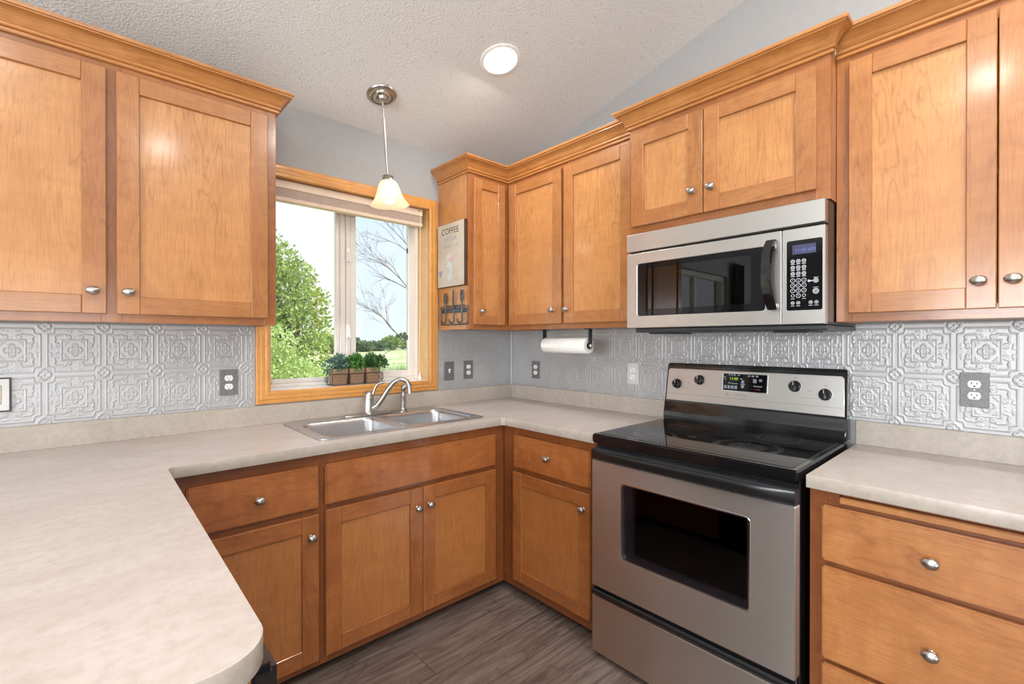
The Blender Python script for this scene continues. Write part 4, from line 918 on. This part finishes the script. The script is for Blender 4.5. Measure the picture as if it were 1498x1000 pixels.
g = G(); g.box(-RX + .002, RX - .002, DF, DF + .036, .022, .254, 0, .003); g.build('storage_drawer', steel, rg)

# ------------------------------------------------------------------ pendant and recessed light
pc = Vector((-1.14, -.285, ceil_z(-.285))); nrm = Vector((0, -.25, -1)).normalized()
pd = thing('pendant_light', 'nickel pendant lamp with frosted cream bell shade above the sink', 'lamp', pc)
MC = (-nrm).to_track_quat('Z', 'Y').to_matrix().to_4x4()
g = G(); g.lathe([(.072, 0), (.074, -.005), (.071, -.010), (.062, -.016), (.055, -.017), (.0535, -.012), (.049, -.013), (.043, -.021), (.030, -.022), (.028, -.020), (.027, -.026), (.020, -.036), (.012, -.040), (.001, -.040)], (0, 0, -.0005), 40, 0, MC); cn = g.build('canopy', nickel, pd, 25)
g = G()
for a in (40, 220): g.lathe([(.003, -.0200), (.004, -.025), (.001, -.026)], (.036 * math.cos(math.radians(a)), .036 * math.sin(math.radians(a)), 0), 10, 0, MC)
g.build('screw', dark_frame, cn)
top = nrm * .034; end = Vector((-1.1095, -.29, 2.150)) - pc
ax = (end - top).normalized(); MR = Matrix.Translation(end) @ (-ax).to_track_quat('Z', 'Y').to_matrix().to_4x4()
g = G(); g.tube([top, end], .0055, 12); g.build('rod', nickel, pd, 60)
g = G(); g.lathe([(.006, .004), (.012, .002), (.024, 0), (.027, -.004), (.025, -.007), (.027, -.010), (.025, -.013), (.028, -.017), (.031, -.030), (.028, -.032), (.001, -.032)], (0, 0, 0), 28, 0, MR); g.build('socket_cap', nickel, pd, 30)
sp_ = [(.030, -.024), (.038, -.030), (.047, -.044), (.055, -.066), (.062, -.090), (.071, -.112), (.083, -.130), (.094, -.142), (.0975, -.1475), (.0955, -.1490), (.091, -.1440), (.080, -.132), (.068, -.114), (.059, -.091), (.052, -.067), (.044, -.047), (.036, -.034), (.028, -.028)]
g = G(); g.lathe(sp_, (0, 0, 0), 44, 0, MR, cap=False); g.build('shade', shade_glass, pd, 60)
g = G(); g.lathe([(.013, -.032), (.014, -.055), (.022, -.074), (.031, -.092), (.034, -.108), (.031, -.124), (.020, -.137), (.001, -.142)], (0, 0, 0), 24, 0, MR); g.build('bulb', bulb_glow, pd, 60)
pl = bpy.data.lights.new('pendant_lamp', 'POINT'); pl.energy = 0.45; pl.color = (1, .84, .64); pl.shadow_soft_size = .03
po_ = bpy.data.objects.new('pendant_lamp', pl); COL.objects.link(po_); po_.location = pc + MR.to_translation() + ax * .165
def recessed(i, x, y, label):
    z = ceil_z(y); sgn = -.25 if y > -3.5 else .25; nn = Vector((0, sgn, -1)).normalized()
    M = (-nn).to_track_quat('Z', 'Y').to_matrix().to_4x4()
    t = thing('recessed_light', label, 'ceiling light', (x, y, z), 0, 'recessed ceiling lights')
    g = G(); g.lathe([(.098, -.0005), (.098, -.003), (.090, -.006), (.082, -.005), (.080, -.001)], (0, 0, 0), 40, 0, M, cap=False); g.build('trim_ring', sill_white, t, 40)
    g = G(); g.lathe([(.081, -.0008), (.081, -.0035), (.001, -.0045)], (0, 0, 0), 40, 0, M); g.build('lens', lamp_glow, t, 40)
for i, (x, y) in enumerate(LAMPS):
    recessed(i, x, y, ['round recessed light glowing in the sloped ceiling above the inner corner', 'added unseen recessed light in front of the wall cabinet right of the microwave', 'added unseen recessed light over the peninsula', 'added unseen recessed light near the ridge of the room behind', 'added unseen recessed light of the dining area'][i])

# ------------------------------------------------------------------ small things
# paper towel under the wall cabinet
ph = thing('paper_towel_holder', 'black two-arm paper towel holder under the wall cabinet', 'holder', (0, 0, ZU))
PXc, PZ = -.24, 1.288
for yy in (-.555, -.893):
    g = G(); g.box(PXc - .016, PXc + .016, yy - .002, yy + .002, PZ - .018 - ZU, -.0005, 0, .001); g.box(PXc - .016, PXc + .016, min(yy, yy + math.copysign(.03, -.7 - yy)), max(yy, yy + math.copysign(.03, -.7 - yy)), -.004, -.0005, 0, .0005); g.build('arm', black_plastic, ph)
g = G(); g.tube([(PXc, -.557, PZ - ZU), (PXc, -.891, PZ - ZU)], .009, 14); g.build('rod', black_plastic, ph)
g = G(); g.lathe([(.014, 0), (.016, .006), (.012, .012), (.001, .013)], (0, 0, 0), 16, 0, Matrix.Translation((PXc, -.895, PZ - ZU)) @ Matrix.Rotation(PI / 2, 4, 'X')); g.build('end_cap', nickel, ph)
pt = thing('paper_towel_roll', 'white paper towel roll on black holder under cabinet', 'paper towel', (PXc, -.56, PZ))
M = Matrix.Rotation(PI / 2, 4, 'X')
g = G(); g.lathe([(.020, .004), (.042, .004), (.0435, .006), (.0435, .322), (.042, .324), (.020, .324), (.020, .004)], (0, 0, 0), 44, 0, M, cap=False); g.box(-.0445, -.043, -.320, -.008, -.012, .012, 0, .0005); g.build('paper', paper, pt, 40)
g = G(); g.lathe([(.0195, .0035), (.0195, .3245), (.0175, .3245), (.0175, .0035), (.0195, .0035)], (0, 0, 0), 30, 0, M, cap=False); g.build('core', burlap, pt, 40)

# coffee sign on the cabinet side (faces -x): local x runs towards -y of the room
SGX = -.617
sg = thing('wall_sign', 'weathered wooden COFFEE BREAK sign on the side of the corner cabinet', 'sign', (SGX, -.1635, 1.8265), RB, None)
g = G(); g.box(-.1375, .1375, -.022, 0, -.190, .190, 0, .002)
o = g.build('board', [sign_m, sign_edge], sg)
for p in o.data.polygons: p.material_index = 0 if p.normal.y < -.9 else 1
g = G(); g.text('COFFEE', .052, front(-.005, -.0223, .140), 0, .0004); g.build('black_lettering', sign_black, sg, None)
g = G(); g.text('BREAK', .046, front(0, -.0223, .092), 0, .0004); g.text('DAILY 1-5', .034, front(0, -.0223, .052), 0, .0004); g.build('faded_lettering', sign_blue, sg, None)
def blob(g, cx, cz, rx, rz, mat, wob=.15, k=3, ph=0):
    bk0[0] += .00025; g.plate([(cx + rx * (1 + wob * math.sin(k * a + ph)) * math.cos(a), cz + rz * (1 + wob * math.sin(k * a + ph)) * math.sin(a)) for a in [2 * PI * q / 24 for q in range(24)]], [], .0002, mat, front(0, -.0219 - bk0[0]))
bk0 = [0.0]
for cx_, cz_, rx_, rz_, wb_, kk_, ph_, mt_ in ((.005, -.020, .035, .028, .15, 3, 0, sign_pink), (-.012, -.060, .026, .022, .2, 4, 0, sign_pale), (.005, -.095, .018, .035, .1, 2, 0, sign_pale), (-.002, -.135, .03, .02, .15, 3, 1, sign_pale), (-.105, -.105, .018, .02, .25, 3, 0, sign_blue), (-.02, -.010, .02, .014, .15, 3, 0, sign_pale)):
    g = G(); blob(g, cx_, cz_, rx_, rz_, 0, wb_, kk_, ph_); g.build('faded_picture', mt_, sg, None)

# iron cutlery hook rack
hk = thing('hook_rack', 'dark iron rack with spoon, knife and fork hooks below the sign', 'hook rack', (SGX + .0005, -.175, 1.40), RB)
g = G(); yb = -.006
fr = smooth_path([(-.128, yb, .118), (-.136, yb, .108), (-.136, yb, .04), (-.130, yb, .018), (-.115, yb, .012), (.115, yb, .012), (.130, yb, .018), (.136, yb, .04), (.136, yb, .108), (.128, yb, .118)], 5)
g.tube(fr, .0042, 8); g.box(-.128, .128, yb - .004, yb + .004, .082, .104, 0, .001)
rnd = random.Random(4)
pts = []
for k in range(60):
    t = k / 59; pts.append((-.115 + .23 * t + .010 * math.sin(k * 1.05), yb - .001, .114 + .011 * math.cos(k * 1.05)))
g.tube(smooth_path(pts, 3), .0022, 6); g.build('frame', iron, hk, 50)
def hook(x): return smooth_path([(x, -.008, .11), (x, -.009, .06), (x + .004, -.012, .035), (x + .008, -.026, .020), (x + .010, -.042, .024), (x + .011, -.048, .040)], 6)
def flatshape(g, pts, th=.004, y=-.010): g.plate(pts, [], th, 0, front(0, y), .001)
g = G(); flatshape(g, [(-.083 + .017 * math.cos(a), .170 + .034 * math.sin(a) - .004 * math.cos(a) ** 2) for a in [2 * PI * k / 28 for k in range(28)]]); g.tube([(-.083, -.011, .14), (-.083, -.010, .105)], [.006, .0045], 8); g.tube(hook(-.083), .0045, 8); g.build('spoon_hook', iron, hk, 50)
g = G(); flatshape(g, [(-.006, .10), (.006, .10), (.006, .21), (.003, .218), (-.004, .205), (-.009, .17), (-.008, .13)]); g.tube(hook(0), .0045, 8); g.build('knife_hook', iron, hk, 50)
g = G(); flatshape(g, [(.079, .14), (.087, .14), (.092, .152), (.098, .165), (.099, .212), (.0945, .212), (.0935, .175), (.0905, .175), (.0895, .212), (.0855, .212), (.0845, .175), (.0815, .175), (.0795, .212), (.075, .212), (.070, .165), (.074, .152)]); g.tube([(.083, -.011, .145), (.083, -.010, .105)], [.006, .0045], 8); g.tube(hook(.083), .0045, 8); g.build('fork_hook', iron, hk, 50)

# planter basket on the sill with three potted plants
KX, KYc, KZ = -1.128, .062, IZ0 + .0005
bk_ = thing('wire_basket', 'dark chicken-wire basket on the window sill holding three pots', 'basket', (KX, KYc, KZ))
g = G(); hw, hd, hh = .142, .040, .062
for z in (.002, hh): g.tube([(-hw, -hd, z), (hw, -hd, z), (hw, hd, z), (-hw, hd, z), (-hw, -hd, z)], .0018, 6, 0)
for x in (-hw, -.047, .047, hw):
    for y in (-hd, hd): g.tube([(x, y, .001), (x, y, hh)], .0018, 6, 0)
for y in (-hd, 0, hd): g.tube([(-hw, y, .002), (hw, y, .002)], .0012, 6, 0)
g.build('wire_frame', wire_mat, bk_, 60)
g = G()
for y in (-hd - .0005, hd + .0005):
    nx = 22
    for k in range(nx):
        for r_ in range(4):
            x = -hw + .006 + (2 * hw - .012) * k / (nx - 1); z = .006 + r_ * .0145; off = .0065 if r_ % 2 else 0
            a = (x - .0062 + off, y, z); m_ = (x + off, y, z + .0072); b = (x + .0062 + off, y, z); c_ = (x + off, y, z + .0145)
            g.tube([(a[0], y, z + .0035), (x + off, y, z + .009)], .00045, 4, 0, None, False); g.tube([(x + off, y, z + .009), (b[0], y, z + .0035)], .00045, 4, 0, None, False); g.tube([(x + off, y, z + .009), (x + off, y, z + .0145)], .00045, 4, 0, None, False)
g.build('chicken_wire', wire_mat, bk_, None, False)
for s_ in (-1, 1):
    g = G(); g.tube(smooth_path([(s_ * hw, -.022, hh), (s_ * (hw + .014), -.020, hh - .008), (s_ * (hw + .018), -.018, hh - .04), (s_ * (hw + .018), .018, hh - .04), (s_ * (hw + .014), .020, hh - .008), (s_ * hw, .022, hh)], 4), .0016, 6); g.build('handle', wire_mat, bk_, 60)
def leaves(name, mat, parent, centers, n, size, seed, up=0.5):
    """ovate folded leaves scattered over blobs (cx,cy,cz,rx,ry,rz)"""
    rs = np.random.RandomState(seed); C_ = np.array(centers, float); k = rs.randint(0, len(C_), n) if True else 0
    wgt = C_[:, 3] * C_[:, 4] * C_[:, 5]; k = rs.choice(len(C_), n, p=wgt / wgt.sum())
    d = rs.normal(size=(n, 3)); d /= np.linalg.norm(d, axis=1)[:, None]
    rad = rs.uniform(.35, 1.0, (n, 1)) ** .5
    P = C_[k, :3] + d * C_[k, 3:6] * rad
    ax_ = d * .8 + rs.normal(size=(n, 3)) * .6 + np.array([0, 0, up]); ax_ /= np.linalg.norm(ax_, axis=1)[:, None]
    sd = np.cross(ax_, rs.normal(size=(n, 3))); sd /= np.linalg.norm(sd, axis=1)[:, None] + 1e-9
    nn = np.cross(ax_, sd); L = size * rs.uniform(.7, 1.35, (n, 1)); Wd = L * .30
    q = [P, P + ax_ * L * .5 + sd * Wd + nn * L * .10, P + ax_ * L, P + ax_ * L * .5 - sd * Wd + nn * L * .10]
    co = np.stack(q, 1).reshape(-1, 3); base = np.arange(n)[:, None] * 4
    F = np.concatenate([base + [0, 1, 2], base + [0, 2, 3]], 1).reshape(-1, 3)
    me = bpy.data.meshes.new(name); me.from_pydata(co.tolist(), [], F.tolist()); me.materials.append(mat)
    o = bpy.data.objects.new(name, me); COL.objects.link(o)
    if parent is not None: o.parent = parent
    return o
for i, (px, lm, lab) in enumerate(((-.0945, leaf_pot_a, 'leftmost potted plant in the sill basket, blue-grey leaves'), (0, leaf_pot_b, 'middle potted plant in the sill basket, bright green leaves'), (.0945, leaf_pot_c, 'rightmost potted plant in the sill basket, dark green leaves'))):
    t = thing('potted_plant', lab, 'plant', (KX + px, KYc, KZ + .0038), 0, 'potted plants in the sill basket')
    g = G(); V = []; F = []; prf = [(.037, 0), (.039, .004), (.043, .070), (.0445, .086), (.041, .086), (.039, .074)]
    for r_, z in prf: ro = rrect(-r_ if r_ < .045 else -.0445, r_, -r_ * .85, r_ * .85, .010, 4); n = len(ro); V += [(x, y, z) for x, y in ro]
    for a in range(len(prf) - 1):
        for k in range(n): F.append((a * n + k, a * n + (k + 1) % n, (a + 1) * n + (k + 1) % n, (a + 1) * n + k))
    F.append(tuple(range(n))); F.append(tuple(range((len(prf) - 1) * n, len(prf) * n))); g.verts_faces(V, F); g.build('pot', burlap, t, 40)
    bl_ = [(0, 0, .118, .040, .050, .042), (-.018, -.01, .112, .024, .035, .030), (.018, .0, .115, .024, .04, .032), (0, -.03, .098, .035, .022, .026)]
    if i == 0: bl_.append((-.055, -.005, .100, .034, .04, .030))
    if i == 2: bl_ += [(.055, -.005, .112, .035, .04, .030), (.075, -.01, .10, .02, .03, .018)]
    leaves('foliage', lm, t, bl_, 620, .019, 11 + i)
    g = G(); rr_ = random.Random(i)
    for q in range(16):
        a = rr_.uniform(0, 2 * PI); g.tube([(.012 * math.cos(a), .012 * math.sin(a), .07), (.025 * math.cos(a), .02 * math.sin(a), .10), (.045 * math.cos(a), .035 * math.sin(a), .125 + rr_.uniform(0, .02))], .0009, 4, 0, None, False)
    g.build('stems', leaf_pot_c, t, None)

# curtain beside the far window (seen in reflections)
for x, lab in ((-4.62, 'dark grey curtain hanging beside the far window past the peninsula'),):
    g = G(); V = []; F = []; n = 40
    for k in range(n):
        t = k / (n - 1); V += [(x - .13 + .26 * t, -.075 + .022 * math.sin(t * 34), .15), (x - .13 + .26 * t, -.075 + .022 * math.sin(t * 34), 2.25)]
    for k in range(n - 1): F.append((2 * k, 2 * k + 2, 2 * k + 3, 2 * k + 1))
    g.verts_faces(V, F); bmesh.ops.solidify(g.bm, geom=g.bm.faces[:], thickness=.004); t_ = thing('curtain', lab, 'curtain', (0, 0, 0), 0); g.build('fabric', curtain_m, t_, 60)
    g = G(); g.tube([(x - .16, -.075, 2.26), (x + .16, -.075, 2.26)], .010, 10); g.box(x - .012, x + .012, -.075, -.0005, 2.252, 2.268, 0, .001); g.build('rod', nickel, t_, 60)

# ------------------------------------------------------------------ outdoors
GZ = -.30
g = G(); g.verts_faces([(-150, .3, GZ), (220, .3, GZ), (220, 320, GZ), (-150, 320, GZ)], [(0, 1, 2, 3)]); tag(g.build('field', field_m, None, None), kind='structure')
g = G(); g.verts_faces([(-150, -120, GZ - .02), (220, -120, GZ - .02), (220, .3, GZ - .02), (-150, .3, GZ - .02)], [(0, 1, 2, 3)]); tag(g.build('lawn', field_m, None, None), kind='structure')
CE = Vector((-2.2274, -2.4552, 1.3175)); YAW = math.radians(42.2657)
def world_at(px, py, depth):
    F_ = Vector((math.sin(YAW), math.cos(YAW), 0)); R_ = Vector((math.cos(YAW), -math.sin(YAW), 0))
    return CE + F_ * depth + R_ * ((px - 749) / 679.4 * depth) + Vector((0, 0, (500 - py) / 679.4 * depth))
def grow(g, p, d, L, r, depth, rs, spread=.5, seg=5, minr=.002, up=.05):
    pts = [p.copy()]; rad = [r]; n = 5; q = p.copy(); dd = d.copy()
    for k in range(n):
        dd = (dd + Vector((rs.uniform(-1, 1), rs.uniform(-1, 1), rs.uniform(-1, 1) + up)) * .16).normalized(); q = q + dd * (L / n); pts.append(q.copy()); rad.append(max(minr, r * (1 - .45 * (k + 1) / n)))
        if depth > 0 and k >= 1:
            for _ in range(2 if depth > 2 and k > 2 else 1):
                s = (dd + Vector((rs.uniform(-1, 1), rs.uniform(-1, 1), rs.uniform(-.8, 1))) * spread * 1.5).normalized()
                grow(g, q, s, L * rs.uniform(.45, .72), max(minr, rad[-1] * .62), depth - 1, rs, spread, 4, minr, up)
    g.tube(pts, rad, seg, 0, None, False)
def tree(name, label, crown, n, size, mat, seed, trunk=.10, group=None, cat='tree', limbs=9):
    xs_ = [c[0] for c in crown]; ys_ = [c[1] for c in crown]; cx, cy = sum(xs_) / len(xs_), sum(ys_) / len(ys_)
    t = thing(name, label, cat, (cx, cy, GZ), 0, group)
    rel = [(a - cx, b - cy, c_ - GZ, d_, e_, f_) for a, b, c_, d_, e_, f_ in crown]
    leaves('crown', mat, t, rel, n, size, seed, .2)
    zt = sum(c_[2] for c_ in rel) / len(rel); g = G(); g.tube([(0, 0, -.05), (.03, .02, zt * .5), (0, .03, zt)], [trunk, trunk * .7, trunk * .25], 10)
    for c_ in rel: g.tube([(0.02, .02, min(zt * .4, c_[2] * .6)), (c_[0] * .6, c_[1] * .6, c_[2] * .85), (c_[0], c_[1], c_[2])], [trunk * .4, trunk * .25, trunk * .08], 6, 0, None, False)
    g.build('trunk', bark, t, 60); return t
D = 12.5
def blobs(lst, depth):
    out = []
    for px, py, rx, rz, dd in lst:
        p = world_at(px, py, depth + dd); k = (depth + dd) / 679.4; out.append((p.x, p.y, p.z, rx * k, rx * k, rz * k))
    return out
tree('broadleaf_tree', 'leafy green tree filling the left pane of the window', blobs([(385, 440, 62, 62, 0), (425, 425, 40, 40, .4), (400, 385, 38, 32, .3), (362, 395, 52, 52, .6), (450, 452, 33, 32, -.2), (440, 405, 24, 22, .2), (462, 480, 24, 30, 0), (428, 490, 44, 46, -.5), (370, 500, 60, 50, 0), (388, 352, 20, 18, .2), (466, 440, 18, 14, .1), (455, 515, 26, 30, .2)], D), 15000, .105, leaf_tree, 5, .16)
tree('shrub', 'pale green shrub low in the left pane of the window', blobs([(392, 545, 46, 46, 0), (430, 560, 40, 34, .3), (360, 530, 46, 46, .2), (405, 505, 26, 26, -.1), (452, 572, 30, 26, .1)], 7.5), 7500, .062, leaf_bush, 8, .04, None, 'shrub')
FAR = [(486, 490, 22, 15, leaf_tree), (470, 487, 20, 16, leaf_far), (528, 495, 15, 8, leaf_far), (549, 497, 16, 7, leaf_far), (572, 492, 15, 11, leaf_tree), (590, 489, 14, 13, leaf_far), (606, 491, 14, 11, leaf_far), (512, 493, 14, 10, leaf_far)]
lab_far = ['round green tree on the horizon behind the left of the mullion', 'dark distant tree just right of the leafy tree', 'low hazy tree on the horizon at left of the right pane', 'lowest hazy tree on the horizon in the right pane', 'bright distant tree under the bare branches', 'taller distant tree under the bare limb at right', 'distant tree at the right edge of the right pane', 'distant tree hidden behind the window mullion']
for i, (px, py, rx, rz, mt) in enumerate(FAR):
    dd = 55 + i * 5; k = dd / 679.4
    cr = [(*world_at(px + ox * rx, 0, dd), rx * k * s_, rx * k * s_, rz * k * s_) for ox, s_ in ((0, .8), (-.55, .55), (.55, .6))]
    zc_ = GZ + rz * k * 1.0; cr = [(a, b, zc_ * (1 if j == 0 else .85), d_, e_, f_) for j, (a, b, c_, d_, e_, f_) in enumerate(cr)]
    tree('distant_tree', lab_far[i], cr, 900, .42, mt, 30 + i, .14, 'trees on the horizon')
# bare tree
bt = thing('bare_tree', 'leafless tree with thin bare branches in the right pane', 'tree', (0, 0, 0))
rs = random.Random(21); dep = 9.0
root = world_at(690, 560, dep); root.z = GZ; fork = world_at(668, 470, dep)
g = G(); g.tube([root, (root + fork) / 2 + Vector((.04, 0, 0)), fork, world_at(660, 380, dep), world_at(655, 300, dep)], [.16, .14, .12, .08, .03], 10)
for (sx_, sy_), (ex, ey), dz, r_ in (((665, 470), (602, 428), 0, .030), ((664, 440), (604, 375), .3, .024), ((668, 520), (600, 508), .1, .030), ((668, 530), (600, 543), .2, .016)):
    a, b = world_at(sx_, sy_, dep), world_at(ex, ey, dep + dz); g.tube([a, (a + b) / 2 + Vector((0, 0, .06)), b], [r_, r_ * .8, r_ * .5], 6)
    d_ = (b - a).normalized(); grow(g, b, (d_ + Vector((0, 0, .35))).normalized(), .80, r_ * .45, 3, rs, .42, 5, .0022)
    if ey < 520: grow(g, b, (d_ + Vector((0, 0, -.2))).normalized(), .70, r_ * .36, 2, rs, .42, 5, .0022)
g.build('branches', bark_pale, bt, 60)
# tall weeds at the near edge of the field: nobody could count them
rsn = np.random.RandomState(3); n = 5200
dpt = rsn.uniform(9, 26, n); pxs = rsn.uniform(380, 640, n)
co = []; F = []
Fv = np.array([math.sin(YAW), math.cos(YAW)]); Rv = np.array([math.cos(YAW), -math.sin(YAW)])
for i in range(n):
    if pxs[i] < 480 and 10.5 < dpt[i] < 15.5: continue
    xy = np.array([CE.x, CE.y]) + Fv * dpt[i] + Rv * (pxs[i] - 749) / 679.4 * dpt[i]; h = rsn.uniform(.15, .5); a = rsn.uniform(0, PI); w_ = rsn.uniform(.015, .04); lx, ly = rsn.normal(0, .12, 2)
    b = len(co); co += [(xy[0] - w_ * math.cos(a), xy[1] - w_ * math.sin(a), GZ), (xy[0] + w_ * math.cos(a), xy[1] + w_ * math.sin(a), GZ), (xy[0] + lx, xy[1] + ly, GZ + h)]; F.append((b, b + 1, b + 2))
me = bpy.data.meshes.new('grass'); me.from_pydata(co, [], F); me.materials.append(leaf_bush)
o = bpy.data.objects.new('grass', me); COL.objects.link(o); tag(o, 'tall green weeds growing at the near edge of the field', 'grass', None, 'stuff')
